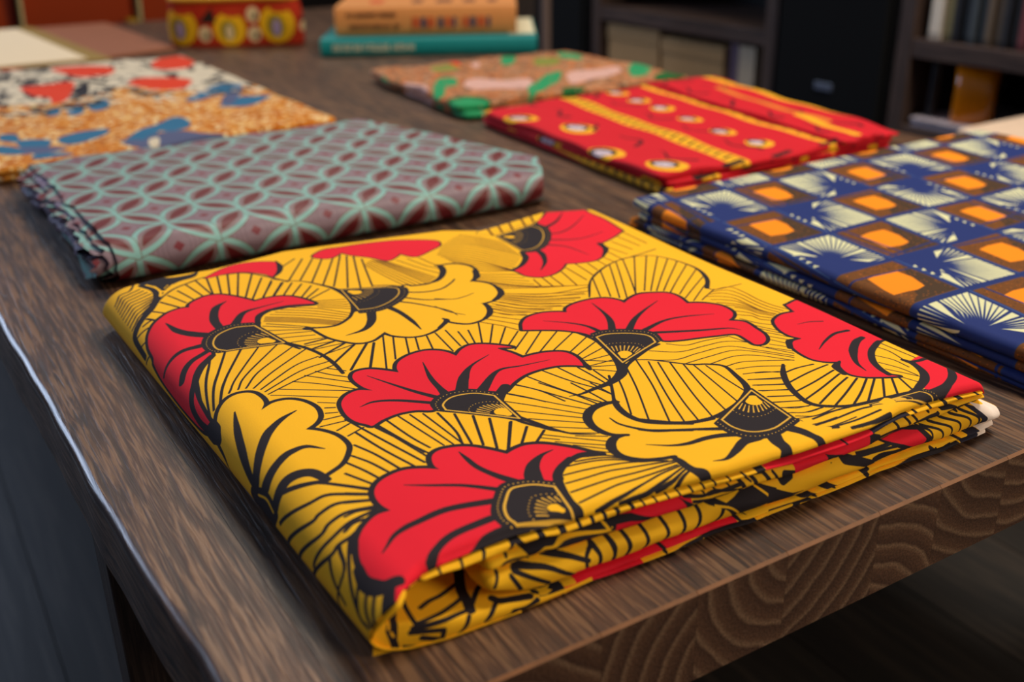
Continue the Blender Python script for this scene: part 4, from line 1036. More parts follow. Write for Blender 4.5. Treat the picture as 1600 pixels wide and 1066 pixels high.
for i, c in enumerate(cuts):
    ys = np.concatenate([[YF, YF + 0.0013], np.linspace(YF + 0.003, 0.75, 60), np.linspace(0.78, YE, 20)])
    xm = (cuts[i - 1] + c) / 2 if i else 0.075
    rows = []
    for k, y in enumerate(ys):
        a = XEDGE(y) + 0.0003 * math.sin(y * 90) if i == 0 else cuts[i - 1] + 0.00004
        b = c - 0.00004
        e = 0.0042 if i == 0 else 0.00012
        e2 = 0.0035 if i == len(cuts) - 1 else 0.00012
        fy = 0.0013 if k == 0 else 0
        arc = [(a + e * (1 - math.cos(t)), y, -e * (1 - math.sin(t)) - fy) for t in np.linspace(0, math.pi / 2, 5)]
        rows.append([(a, y, -TH + e)] + arc + [(b - e2, y, -fy), (b, y, -e2 - fy), (b, y, -TH + e2), (b - e2, y, -TH), (a + e, y, -TH)])
    P = np.array(rows); n = P.shape[1]; V = P.reshape(-1, 3); F = []; mi = []
    for r in range(len(ys) - 1):
        for q in range(n):
            F.append((r * n + q, (r + 1) * n + q, (r + 1) * n + (q + 1) % n, r * n + (q + 1) % n))
            mi.append(1 if (r == 0 and 1 <= q <= 6) else (2 if i == 0 and 1 <= q <= 4 else 0))
    F.append(tuple(range(n))[::-1]); F.append(tuple((len(ys) - 1) * n + q for q in range(n))); mi += [0, 0]
    o = mesh('board', V - np.array((xm, YF, -TH / 2)), F, MT, tb, smooth=False)
    o.data.materials.append(MTW); o.data.materials.append(MTG); o.data.polygons.foreach_set('material_index', mi)
    if i == 0:
        for pl_ in o.data.polygons: pl_.use_smooth = pl_.material_index == 2
    o.location = (xm - 0.5, YF - 1.1, -TH / 2 - FZ)
def leg(x0, x1, y0, y1):
    o = box('leg', x0 - .5, x1 - .5, y0 - 1.1, y1 - 1.1, 0, -FZ - TH, ML, tb, 0.002)
for lx in (0.050, 0.9085):
    y_ = 0.478 if lx < 0.5 else 0.425; leg(lx, lx + 0.045, y_, y_ + 0.04); leg(lx, lx + 0.045, 2.05, 2.09)
box('apron', 0.10 - .5, 0.905 - .5, 0.70 - 1.1, 0.72 - 1.1, -FZ - TH - 0.05, -FZ - TH, ML, tb)

# ------------------------------------------------------------------ yellow cloth
PT = Print(-45, 262, 350, 690, 5, INK['Y']); paint(PT, PRINT_YELLOW)
PF = Print(108, -3, 475, 36, 7, INK['Y']); paint(PF, PRINT_FRONT, True)
PL = Print(100, -2, 220, 75, 6, INK['Y']); paint(PL, PRINT_LIP, True)
MY, MYF, MYL = cloth_mat('yellow_print', PT), cloth_mat('yellow_print_edge', PF), cloth_mat('yellow_print_inner', PL)
C0 = (0.27, 0.46, 0.0)
yc = thing('folded_cloth', 'yellow folded cotton cloth printed with big red and yellow flowers and black lines', 'cloth', C0)
def put(P): return P - np.array(C0)
ss = np.concatenate([np.linspace(0, 0.006, 6)[:-1], np.linspace(0.006, 0.29, 120)[:-1], np.linspace(0.29, 0.40, 70)])
bs = np.concatenate([np.linspace(0, 0.012, 8)[:-1], np.linspace(0.012, 0.975, 110)[:-1], np.linspace(0.975, 1, 7)])
Sg, Bg = np.meshgrid(ss, bs, indexing='ij')
Yg = 0.28 + Bg * 0.37
for _ in range(4):
    Sg2 = Sg + sright(Yg) * np.clip(1 - Sg / 0.3, 0, 1)
    Pg = surf_top(Sg2, Yg); yf = yfront(Pg[..., 0], Pg[..., 2] + 0.002 * 0); Yg = yf + Bg * (YBACK(Pg[..., 0]) - yf)
Pg = surf_top(Sg2, Yg)
Pg[..., 2] += 0.0005 * np.sin(Pg[..., 0] * 60 + 1) * np.sin(Pg[..., 1] * 34) * (Pg[..., 2] > 0.01)
o = grid('top_layer', put(Pg), MY, yc, uvmap(PT, Sg2, Yg))
sm = o.modifiers.new('solid', 'SOLIDIFY'); sm.thickness = 0.0007; sm.offset = -1
ED = [np.array(e, float).reshape(-1, 2) / 10000 for e in EDGES]
def edge(k):
    e = ED[k][np.argsort(ED[k][:, 0])]
    return lambda x: np.interp(x, e[:, 0], e[:, 1])
E0, E1, E2, E3, E4 = [edge(k) for k in range(5)]
def pillow(name, x0, x1, lo, hi, bulge, m, pr, depth_back=None, nx=150, inset=0.0, lround=0.004, rround=0.004, parent=None):
    """one folded layer: rounded at the front, running back under the stack"""
    X = np.linspace(x0, x1, nx); TH_ = np.linspace(-np.pi / 2, np.pi / 2, 11)
    P = np.zeros((nx, 13, 3)); U = np.zeros((nx, 13, 2))
    for i, x in enumerate(X):
        zl, zh = lo(x), hi(x); g_ = min(0.0005, (zh - zl) * 0.12); zl += g_; zh -= g_; zc, hz = (zl + zh) / 2, max((zh - zl) / 2, 0.0005)
        k = 1.0
        if x - x0 < lround: k = math.sqrt(max(1 - (1 - (x - x0) / lround) ** 2, 0.02))
        if x1 - x < rround: k = min(k, math.sqrt(max(1 - (1 - (x1 - x) / rround) ** 2, 0.02)))
        yb = float(YBACK(min(x, 0.455))) - 0.006
        for j, t in enumerate(TH_):
            z = zc + hz * k * math.sin(t)
            y = float(yfront(x, zc + hz * math.sin(t))) + inset + bulge * 1.0 - bulge * 1.6 * k * math.cos(t) + (1 - k) * 0.006 + 0.0004 * math.sin(x * 130 + j)
            P[i, j + 1] = (x, y, z); U[i, j + 1] = (x, z)
        P[i, 0] = (x, yb, (zc - hz * k) * 0.74); P[i, 12] = (x, yb, (zc + hz * k) * 0.74 - 0.001); U[i, 0] = U[i, 1]; U[i, 12] = U[i, 11]
    return grid(name, put(P), m, parent or yc, uvmap(pr, U[..., 0], U[..., 1]))
pillow('hem_fold', 0.1305, 0.4335, lambda x: E1(x) + 0.0001, lambda x: min(E0(x) + 0.0004, float(ZT(x)) - 0.0024), 0.0024, MYF, PF, inset=-0.0004, lround=0.002)
pillow('upper_fold', 0.158, 0.4360, lambda x: E2(x), lambda x: max(E1(x), E2(x) + 0.001) + 0.0002, 0.0028, MYF, PF, inset=0.0004)
pillow('middle_fold', 0.156, 0.4535, lambda x: E3(x), lambda x: E2(x) + 0.0002, 0.0040, MYF, PF, inset=0.0002, lround=0.006, rround=0.006)
def zmid(x): return E3(x) * 0.5
pillow('lower_fold', 0.176, 0.4500, lambda x: zmid(x), lambda x: E3(x) + 0.0002, 0.0016, MYF, PF, inset=0.0003)
pillow('bottom_fold', 0.180, 0.4450, lambda x: 0.0004, lambda x: zmid(x) + 0.0001, 0.0014, MYF, PF, inset=0.0004)
# rolled hem of the top layer round the open end of the roll
def hem():
    sp = np.linspace(0.29, 0.3335, 30); P = []; U = []
    for q, s in enumerate(sp):
        p0 = surf_top(s, 0.283); p0 = surf_top(s, float(yfront(p0[0], p0[2])))
        p1 = surf_top(s + 1e-3, p0[1]); t = np.array([p1[0] - p0[0], p1[2] - p0[2]]); t /= np.hypot(*t); nrm = np.array([-t[1], t[0]])
        if nrm @ (np.array([0.135, 0.015]) - p0[[0, 2]]) < 0: nrm = -nrm
        h = 0.0036 * min(1, (len(sp) - 1 - q) / 6 + 0.15)
        row, ur = [], []
        for a in np.linspace(0, np.pi, 9):
            d = h * (1 - math.cos(a)) / 2
            x, z = p0[0] + nrm[0] * d, p0[2] + nrm[1] * d
            row.append((x, p0[1] + 0.0012 - 0.0020 * math.sin(a), z)); ur.append((x, z))
        row.append((p0[0] + nrm[0] * h, p0[1] + 0.03, p0[2] + nrm[1] * h)); ur.append(ur[-1])
        P.append(row); U.append(ur)
    U = np.array(U)
    grid('rolled_hem', put(np.array(P)), MYF, yc, uvmap(PF, U[..., 0], U[..., 1]))
hem()
Xl, Al = np.meshgrid(np.linspace(0.112, 0.205, 70), np.concatenate([np.linspace(0, 0.016, 16), np.linspace(0.018, 0.25, 30)]), indexing='ij')
o = grid('inner_layer', put(surf_lip(Xl, Al)), MYL, yc, uvmap(PL, Xl, Al))

# ------------------------------------------------------------------ generic folded cloth slab
def slab(name, corners, z0, z1, m, parent, pr, origin, shift=0.0, n=46, rings=7, wob=0.0008, seed=0, bulge=None, tilt=0.0):
    """one folded layer: corners anticlockwise (x, y); rounded edge all round, closed below"""
    c = np.array(corners, float); h = z1 - z0; r = h / 2 if bulge is None else bulge
    u = np.linspace(0, 1, n); U, V = np.meshgrid(u, u, indexing='ij')
    cen = c.mean(0); ins = []
    for k in range(4):
        p, a, b = c[k], c[k - 1], c[(k + 1) % 4]
        ea = (a - p) / np.linalg.norm(a - p); eb = (b - p) / np.linalg.norm(b - p); ins.append(p + (ea + eb) * r)
    ins = np.array(ins)
    T = ((1 - U)[..., None] * (1 - V)[..., None] * ins[0] + U[..., None] * (1 - V)[..., None] * ins[1] + U[..., None] * V[..., None] * ins[2] + (1 - U)[..., None] * V[..., None] * ins[3])
    rg = np.random.default_rng(seed); ph = rg.random(8) * 6.3
    def wave(x, y): return wob * (np.sin(x * 38 + ph[0]) * np.sin(y * 31 + ph[1]) + 0.6 * np.sin(x * 83 + y * 57 + ph[2]))
    verts = [(p[0], p[1], z1 + wave(*p) + tilt * (p[1] - cen[1])) for p in T.reshape(-1, 2)]; uvs = [tuple(p) for p in T.reshape(-1, 2)]
    F = []
    for i in range(n - 1):
        for j in range(n - 1): F.append((i * n + j, (i + 1) * n + j, (i + 1) * n + j + 1, i * n + j + 1))
    per = [i * n for i in range(n)] + [(n - 1) * n + j for j in range(1, n)] + [i * n + n - 1 for i in range(n - 2, -1, -1)] + [j for j in range(n - 2, 0, -1)]
    m_ = len(per); B = np.array([uvs[i] for i in per]); tn = np.roll(B, -1, 0) - np.roll(B, 1, 0); nn = np.stack([tn[:, 1], -tn[:, 0]], 1)
    nn /= np.linalg.norm(nn, axis=1)[:, None]
    nn = (nn + np.roll(nn, 1, 0) + np.roll(nn, -1, 0)); nn /= np.linalg.norm(nn, axis=1)[:, None]
    zt_ = np.array([verts[i][2] for i in per]); last = per
    wr = wob * 1.6 * np.sin(np.arange(m_) * 0.21 + ph[3]) + wob * np.sin(np.arange(m_) * 0.53 + ph[4])
    for k in range(1, rings + 1):
        t = math.pi * k / rings; base = len(verts); zb = np.full(m_, z0)
        for q in range(m_):
            off = r * math.sin(t) + wr[q] * math.sin(t); z = (zt_[q] + z0) / 2 + (zt_[q] - z0) / 2 * math.cos(t)
            p = B[q] + nn[q] * off; verts.append((p[0], p[1], z)); w = B[q] + nn[q] * (t * h / 2 * 1.2); uvs.append(tuple(w))
        cur = list(range(base, base + m_))
        for q in range(m_): F.append((last[q], cur[q], cur[(q + 1) % m_], last[(q + 1) % m_]))
        last = cur
    F.append(tuple(last))
    Vv = np.array(verts) - np.array(origin); uvs = np.array(uvs)
    return mesh(name, Vv, F, m, parent, uvmap(pr, uvs[:, 0] + shift, uvs[:, 1]))
C8 = lambda *c: np.array(c) / 255
# ------------------------------------------------------------------ grey cloth with ring lattice
def print_grey():
    pr = Print(40, -20, 560, 420, 3, C8(134, 112, 124)); mint = C8(132, 182, 178); red = C8(104, 22, 30); edge = C8(104, 74, 60)
    p = np.array((30.8, 42.0)); q = np.array((-27.0, 40.0)); o = np.array((230.2, 862.2 - 727.0))
    nodes = {}
    for i in range(-14, 16):
        for j in range(-14, 16):
            w = o + i * p + j * q
            if 0 < w[0] < 600 and -60 < w[1] < 460: nodes[i, j] = w
    for (i, j), a in nodes.items():      # soft ring hatching in every cell
        c = a + (p + q) / 2
        for k in range(5, 17, 2): pr.stroke([c + (p / 2) * math.cos(t) * k / 12 + (q / 2) * math.sin(t) * k / 12 for t in np.linspace(0, 6.283, 28)], 0.5, C8(112, 92, 104))
    def lens(a, b, w, col, s=1.0):
        a, b = a + (b - a) * (1 - s) / 2, b + (a - b) * (1 - s) / 2
        d = b - a; nrm = np.array((-d[1], d[0])); t = np.linspace(0, 1, 12)[:, None]; hgt = np.sin(t * math.pi) * w
        return np.vstack([a + d * t + nrm * hgt, (a + d * t - nrm * hgt)[::-1]])
    for (i, j), a in nodes.items():
        for d in (p, q):
            L_ = lens(a, a + d, 0.22, 0); pr.stroke(L_, 5.2, edge, True); pr.fill(L_, C8(134, 112, 118)); pr.stroke(L_, 4.2, mint, True)
            M_ = lens(a, a + d, 0.135, 0, 0.66); pr.stroke(M_, 1.2, edge, True); pr.fill(M_, red)
        c = a + (p + q) / 2; pr.fill([c + (4.2, 0), c + (0, 4.2), c - (4.2, 0), c - (0, 4.2)], C8(120, 40, 52))
    return pr
PG = print_grey(); MG = cloth_mat('grey_ring_print', PG, rough=0.5, bump=0.3, weave=1100, spec=0.35, wrinkle=0.25)
CG = (0.29, 0.88, 0.0)
gc = thing('folded_cloth', 'mauve grey folded cloth with pale green interlaced rings and dark red petals', 'cloth', CG)
def gx0(y): return 0.122 - 0.035 * (y - 0.75)
def gx1(y): return np.interp(y, [0.73, 0.78, 1.0, 1.04], [0.474, 0.500, 0.452, 0.435])
def grey_layer(name, r0, dx0, dx1, dy, back, frag, seed, nx=110):
    """a sheet that folds round the front: bottom, round nose, top"""
    rr = 0.0145 - r0; ynose = 0.7345 + r0; zc = 0.0152
    prof = []
    for t in np.linspace(-math.pi / 2, math.pi / 2, 22): prof.append((ynose + rr * 1.25 - rr * 1.25 * math.cos(t), zc + rr * math.sin(t)))
    y_top = np.linspace(prof[-1][0], back, 60)[1:]; prof += [(y, zc + rr - 0.0025 * max(0, (y - 0.9) / 0.14)) for y in y_top]
    prof = [(0.86, zc - rr)] + [(0.80, zc - rr)] + prof + [(back + 0.004, zc + rr - 0.006), (back + 0.004, zc - rr * 0.9)]
    pf = np.array(prof); d = np.r_[0, np.cumsum(np.hypot(*np.diff(pf, axis=0).T))]; d -= d[2 + 11]
    rg = np.random.default_rng(seed); fr = np.interp(np.arange(len(pf)), np.arange(0, len(pf) + 4, 2), rg.normal(0, frag, len(range(0, len(pf) + 4, 2))))
    P = np.zeros((nx, len(pf), 3)); U = np.zeros((nx, len(pf), 2))
    for j, (y, z) in enumerate(pf):
        a = gx0(y) + dx0 + fr[j]; b = gx1(y) + dx1 + fr[j] * 0.4
        x = a + (b - a) * np.linspace(0, 1, nx)
        w = 0.0007 * np.sin(x * 50 + 2 * seed) * np.sin(y * 40 + seed) + 0.0004 * np.sin(x * 110 + y * 70)
        P[:, j] = np.stack([x, y + 0 * x + (0.0012 * np.sin(x * 24 + seed) if j < 26 else 0), z + w * (z > 0.004)], 1)
        U[:, j, 0] = x; U[:, j, 1] = d[j] + 0.0045
    return grid(name, P - np.array(CG), MG, gc, uvmap(PG, U[..., 0], U[..., 1]))
grey_layer('outer_layer', 0, 0, 0, 0, 1.035, 0.0012, 1)
grey_layer('inner_layer', 0.0028, -0.006, -0.006, 0, 1.028, 0.0022, 2)
grey_layer('inner_layer', 0.0056, -0.012, -0.010, 0, 1.02, 0.003, 3)
grey_layer('inner_layer', 0.0084, -0.010, -0.012, 0, 1.012, 0.003, 4)
# frayed selvage at the left: small crumpled strips with loose thread colours
def print_selvage():
    pr = Print(0, 0, 60, 340, 4, C8(120, 104, 130)); rg = np.random.default_rng(5)
    cols = [C8(60, 44, 90), C8(30, 26, 46), C8(150, 190, 200), C8(196, 186, 205), C8(104, 46, 70), C8(120, 96, 150)]
    for k in range(900):
        a = rg.random(2) * (60, 340); b = a + rg.normal(0, 1, 2) * (2.5, 5); pr.stroke([a, b], [rg.uniform(.6, 2.6), .3], cols[rg.integers(6)])
    return pr
PS = print_selvage(); MS = cloth_mat('selvage', PS, rough=0.6, bump=0.5, wrinkle=0.5)
rg = np.random.default_rng(11)
for k in range(6):
    yy = np.linspace(0.772 + 0.012 * k, 1.015 - 0.004 * k, 90); z = 0.003 + 0.0042 * k
    P = np.zeros((90, 9, 3)); U = np.zeros((90, 9, 2)); jit = np.cumsum(rg.normal(0, 0.0009, 90)); jit -= np.linspace(jit[0], jit[-1], 90)
    for i, y in enumerate(yy):
        for j, t in enumerate(np.linspace(-1, 1, 9)):
            ext = -0.014 + 0.0028 * abs(k - 2) - jit[i] * 0.8
            P[i, j] = (gx0(y) + 0.02 * (abs(t) > .99) + (ext + 0.003 * t * t if abs(t) <= .99 else 0), y, z + 0.0021 * math.sin(t * 1.57) + 0.0006 * math.sin(i * 0.9 + k) * (1 - t * t)); U[i, j] = ((t + 1) * 0.012 + 0.02 * (k % 2), y - 0.74)
    grid('selvage_edge', P - np.array(CG), MS, gc, uvmap(PS, U[..., 0], U[..., 1]))
# ------------------------------------------------------------------ blue cloth
def print_blue():
    pr = Print(450, 220, 1010, 690, 3.5, C8(30, 52, 112)); rg = np.random.default_rng(3)
    blue, cream, sky = C8(26, 46, 112), C8(226, 226, 178), C8(70, 104, 160)
    hx, hy = 54.0, 63.5
    def W_(a, b, X, Y):    # cell centre + local (a, b) in -1..1, sheared like the weave
        x = X + a * hx / 2; y = Y + b * hy / 2; return (x - 0.14 * (591 - y), y)
    for r in range(-2, 7):
        for k in range(-4, 10):
            X, Y = 604 + k * hx, 591 - r * hy
            q = lambda pts: [W_(a, b, X, Y) for a, b in pts]
            if (r + k) % 2 == 0:
                pr.fill(q([(-.9, -.9), (.9, -.9), (.9, .9), (-.9, .9)]), C8(112, 66, 22))
                for s, c in ((.86, (92, 56, 26)), (.74, (112, 66, 22))):
                    pr.fill(q([(-.4, -.88), (.88, -.88), (.88, .6)]), C8(70, 50, 32))
                for _ in range(260):
                    a, b = rg.uniform(-.86, .86, 2); pr.dot(W_(a, b, X, Y), 0.5, C8(170, 92, 20) if rg.random() < .5 else C8(60, 44, 32))
                pr.fill(q([(-.5, -.42), (.02, -.5), (.34, -.44), (.5, .02), (.46, .46), (-.04, .5), (-.46, .44)]), C8(255, 146, 10))
            else:
                sx = 1 if (k // 2 + r) % 2 else -1; sy = 1 if r % 2 else -1
                pr.fill(q([(-.92, -.9), (.92, -.92), (.92, .9), (-.9, .92)]), cream)
                c0 = (-.30 * sx, .34 * sy)
                for t in np.linspace(-0.42, 2.0, 25):
                    e = (c0[0] + 2.4 * math.sin(t) * sx, c0[1] - 2.4 * math.cos(t) * sy)
                    f_ = min((.93 * (1 if e[i] > 0 else -1) - c0[i]) / (e[i] - c0[i]) for i in (0, 1) if abs(e[i] - c0[i]) > 1e-6)
                    e = (c0[0] + (e[0] - c0[0]) * f_, c0[1] + (e[1] - c0[1]) * f_); far = abs(t - .79)
                    pr.stroke([W_(*c0, X, Y), W_(*e, X, Y)], [1.5, 0.7 if far < .6 else 2.2], blue)
                pr.fill(q([(-1 * sx, 1 * sy), (-1 * sx, -.45 * sy), (-.55 * sx, .0 * sy), (-.05 * sx, .12 * sy), (.02 * sx, .5 * sy), (.5 * sx, 1 * sy)]), blue)
                for k_ in range(4):
                    pr.fill(q([((-1 + .0) * sx, (-.3 + .24 * k_) * sy), ((-.86) * sx, (-.36 + .24 * k_) * sy), ((-.8) * sx, (-.22 + .24 * k_) * sy)]), cream)
    for k in range(-6, 12):
        a = [W_(-1, b, 604 + k * hx, 591) for b in (4, -14)]; pr.stroke(a, 3.2, blue); pr.stroke(np.array(a) + (1.2, 0), 0.7, sky)
    for r in range(-3, 8):
        a = [W_(a_, 1, 604, 591 - r * hy) for a_ in (-8, 18)]; pr.stroke(a, 3.6, blue)
    return pr
PB = print_blue(); MB = cloth_mat('blue_orange_print', PB, rough=0.8, bump=0.3, spec=0.25)
CB = (0.72, 0.45, 0.0)
bc = thing('folded_cloth', 'navy blue and cream folded cloth with a checkerboard of orange squares', 'cloth', CB)
def side_layer(name, x0f, z0, z1, y0, y1, m, pr, origin, parent, ushift=0.0, x1=0.93, seed=0, ny=120, back_fall=0.0):
    """layer folded along its left side; the sheet comes from the top, turns over and goes back beneath"""
    rg = np.random.default_rng(seed); ph = rg.random(4) * 6
    Y = np.linspace(y0, y1, ny); T = np.linspace(-math.pi / 2, math.pi / 2, 15); P = []; U = []
    hz = (z1 - z0) / 2; zc = (z1 + z0) / 2
    for i, y in enumerate(Y):
        k = 1.0; e = 0.007
        if y1 - y < e: k = math.sqrt(max(0.03, 1 - (1 - (y1 - y) / e) ** 2))
        if y - y0 < e: k = min(k, math.sqrt(max(0.03, 1 - (1 - (y - y0) / e) ** 2)))
        w = 0.0016 * math.sin(y * 21 + ph[0]) + 0.0008 * math.sin(y * 57 + ph[1]); dz = 0.0008 * math.sin(y * 17 + ph[2])
        row, ur = [(x1, y, zc - hz)], [(x0f(y) - (x1 - x0f(y)), y)]
        for t in T:
            x = x0f(y) + w + hz * 1.2 - hz * 1.2 * k * math.cos(t); z = zc + dz + hz * k * math.sin(t)
            row.append((x, y, z)); ur.append((x0f(y) + (hz * 1.2 * (t)), y))
        for x in np.linspace(x0f(y) + hz * 1.4, x1, 60)[1:]:
            z = zc + dz * max(0, 1 - (x - x0f(y)) * 9) + hz * k + 0.0007 * math.sin(x * 33 + ph[3]) * math.sin(y * 29); row.append((x, y, z)); ur.append((x, y))
        row.append((x1 + 0.004, y, zc)); ur.append((x1 + .004, y)); row.append((x1, y, zc - hz)); ur.append((x1 + .01, y))
        P.append(row); U.append(ur)
    U = np.array(U)
    return grid(name, np.array(P) - np.array(origin), m, parent, uvmap(pr, U[..., 0] + ushift, U[..., 1]))
side_layer('top_layer', lambda y: 0.5005 + 0.006 * (y > 0.6) * (y - 0.6) / 0.05, 0.0150, 0.0245, 0.268, 0.650, MB, PB, CB, bc, 0.0, seed=1)
side_layer('middle_fold', lambda y: 0.5010, 0.0085, 0.0152, 0.272, 0.640, MB, PB, CB, bc, 0.006, seed=2)
side_layer('lower_fold', lambda y: 0.4990, 0.0040, 0.0087, 0.275, 0.648, MB, PB, CB, bc, 0.050, seed=3)
side_layer('bottom_fold', lambda y: 0.5020, 0.0004, 0.0042, 0.278, 0.652, MB, PB, CB, bc, 0.052, seed=4)
# ------------------------------------------------------------------ red cloth
def print_red():
    pr = Print(540, 640, 960, 1120, 3, C8(208, 20, 38)); rg = np.random.default_rng(8); ye, bk, wh = C8(245, 180, 30), C8(40, 22, 24), C8(205, 190, 205)
    X = lambda x, y: (x + 0.12 * (y - 770), y)
    for x, w in ((675, 22), (792, 9), (884, 12)):
        pr.stroke([X(x, 600), X(x, 1160)], w, ye)
        for y in np.arange(640, 1130, 15 if w > 20 else 22):
            if w > 20: pr.stroke([X(x - 6, y), X(x + 6, y + 5)], 3.4, bk); pr.dot(X(x + 3, y - 4), 1.6, bk)
            else: pr.dot(X(x + w * .4, y), 2.2, bk)
    def eye(x, y, s=1):
        a = np.linspace(0, 6.283, 24)[:-1]
        e = lambda rx, ry, dx, dy: [(x + dx + rx * s * math.cos(t), y + dy + ry * s * math.sin(t)) for t in a]
        pr.fill(e(16, 20, 0, 0), ye); pr.fill(e(11, 14, 1, 5), bk); pr.fill(e(7.5, 10, -1, 3), wh)
        for k in range(5): pr.dot((x + rg.normal(0, 3), y + 3 + rg.normal(0, 4)), 1, C8(110, 90, 120))
    for x in (640, 700, 760):
        for y in range(650, 700, 16): pr.stroke([(x + y * .3 - 200, y), (x + y * .3 - 178, y + 4)], 7, (ye, bk)[y % 32 // 16])
    for x, y in ((603, 974), (623, 893), (587, 797), (601, 722), (590, 1050), (620, 650)): eye(x, y, 1.12)
    for x, y in ((775, 1029), (768, 979), (757, 922), (748, 864), (737, 800), (730, 740)): eye(x, y, .8)
    for x in (632, 712, 820, 850):
        for y in np.arange(650, 1120, 75):
            t = np.linspace(0, 1, 10); s = rg.uniform(-1, 1)
            pr.stroke([X(x + 14 * math.sin(5 * a + s * 3) * (1 - a), y + 46 * a) for a in t], [4.2 * (1 - a) + 1.0 for a in t], C8(70, 10, 22))
    pr.stroke([X(845, 760), X(850, 960)], 9, C8(225, 130, 40)); pr.stroke([X(828, 700), X(838, 800)], 10, ye)
    return pr
PR = print_red(); MR = cloth_mat('red_eye_print', PR, rough=0.8, spec=0.25, wrinkle=0.5)
CR_ = (0.74, 0.88, 0.0)
rc = thing('folded_cloth', 'bright red folded cloth with yellow stripes and eye shaped spots', 'cloth', CR_)
slab('bottom_layer', [(0.578, 0.694), (0.868, 0.690), (0.925, 1.05), (0.595, 1.045)], 0.0004, 0.0065, MR, rc, PR, CR_, shift=0.09, seed=1, wob=0.0009)
slab('middle_layer', [(0.582, 0.697), (0.865, 0.695), (0.922, 1.06), (0.590, 1.040)], 0.0068, 0.0125, MR, rc, PR, CR_, shift=0.035, seed=2, wob=0.0009)
slab('upper_layer', [(0.576, 0.700), (0.862, 0.690), (0.925, 1.055), (0.592, 1.036)], 0.0129, 0.0195, MR, rc, PR, CR_, seed=3, wob=0.0010)
slab('folded_flap', [(0.790, 0.688), (0.866, 0.686), (0.928, 1.03), (0.838, 1.06)], 0.0198, 0.0235, MR, rc, PR, CR_, seed=4, wob=0.0012)
# ------------------------------------------------------------------ green cloth
PAL = {'P': (214, 170, 160), 'G': (38, 150, 96), 'g': (22, 96, 44), 'N': (200, 110, 50), 'C': (212, 200, 176), 'K': (34, 30, 38), 'R': (222, 60, 22), 'U': (44, 108, 148), 'v': (84, 92, 128), 'L': (130, 140, 60), 'V': (150, 140, 190)}
def print_blobs(ext, base, specks, polys, n, seed):
    pr = Print(*ext, 2.5, C8(*base)); rg = np.random.default_rng(seed); x0, y0, x1, y1 = ext
    for k in range(n):
        c, r = specks[rg.integers(len(specks))], rg.uniform(1.2, 3.2); x, y = rg.uniform(x0, x1), rg.uniform(y0, y1)
        pr.stroke([(x, y), (x + rg.normal(0, 2), y + rg.normal(0, 3))], 2 * r, C8(*c))
    for c, p in polys: pr.fill(spline(np.array(p, float).reshape(-1, 2), True), C8(*PAL[c]))
    for k in range(n // 6):
        x, y = rg.uniform(x0, x1), rg.uniform(y0, y1); pr.dot((x, y), rg.uniform(.8, 1.8), C8(*specks[rg.integers(len(specks))]))
    return pr
PGn = print_blobs((560, 990, 990, 1420), (176, 122, 84), [(150, 84, 50), (206, 130, 80), (120, 96, 60), (190, 150, 120), (206, 112, 44), (96, 74, 60)], PRINT_GREEN, 3600, 4)
MGn = cloth_mat('green_leaf_print', PGn, rough=0.85, wrinkle=0.6)
CN = (0.76, 1.2, 0.0)
nc = thing('folded_cloth', 'brown folded cloth with green leaves and pale pink bars, behind the red cloth', 'cloth', CN)
slab('bottom_layer', [(0.590, 1.072), (0.940, 1.066), (0.935, 1.365), (0.612, 1.385)], 0.0004, 0.0085, MGn, nc, PGn, CN, seed=5, wob=0.0014)
slab('upper_layer', [(0.586, 1.085), (0.930, 1.076), (0.925, 1.360), (0.604, 1.378)], 0.009, 0.0180, MGn, nc, PGn, CN, seed=6, wob=0.0016)
# ------------------------------------------------------------------ orange cloth
PO = print_blobs((60, 1060, 480, 1780), (204, 126, 34), [(236, 204, 140), (200, 110, 14), (220, 150, 60), (170, 88, 10), (240, 216, 168)], [], 9000, 6)
for c, p in PRINT_ORANGE: PO.fill(spline(np.array(p, float).reshape(-1, 2), True), C8(*PAL[c]))
_rg = np.random.default_rng(9)
for _ in range(420):
    x, y = _rg.uniform(70, 460), _rg.uniform(1330, 1760); PO.stroke([(x, y), (x + _rg.normal(0, 9), y + _rg.normal(0, 16))], _rg.uniform(4, 11), C8(*((38, 38, 42) if _rg.random() < .55 else (222, 210, 186))))
for c, p in PRINT_ORANGE:
    if c == 'R': PO.fill(spline(np.array(p, float).reshape(-1, 2), True), C8(*PAL[c]))
MO = cloth_mat('orange_bird_print', PO, rough=0.85, wrinkle=0.5)
CO = (0.26, 1.4, 0.0)
oc = thing('folded_cloth', 'orange speckled folded cloth with blue birds and a black and cream patterned far end', 'cloth', CO)
slab('bottom_layer', [(0.085, 1.085), (0.452, 1.105), (0.440, 1.70), (0.110, 1.73)], 0.0004, 0.0075, MO, oc, PO, CO, seed=7, wob=0.001)
slab('upper_layer', [(0.080, 1.080), (0.446, 1.118), (0.432, 1.69), (0.100, 1.72)], 0.0078, 0.0150, MO, oc, PO, CO, seed=8, wob=0.0012)
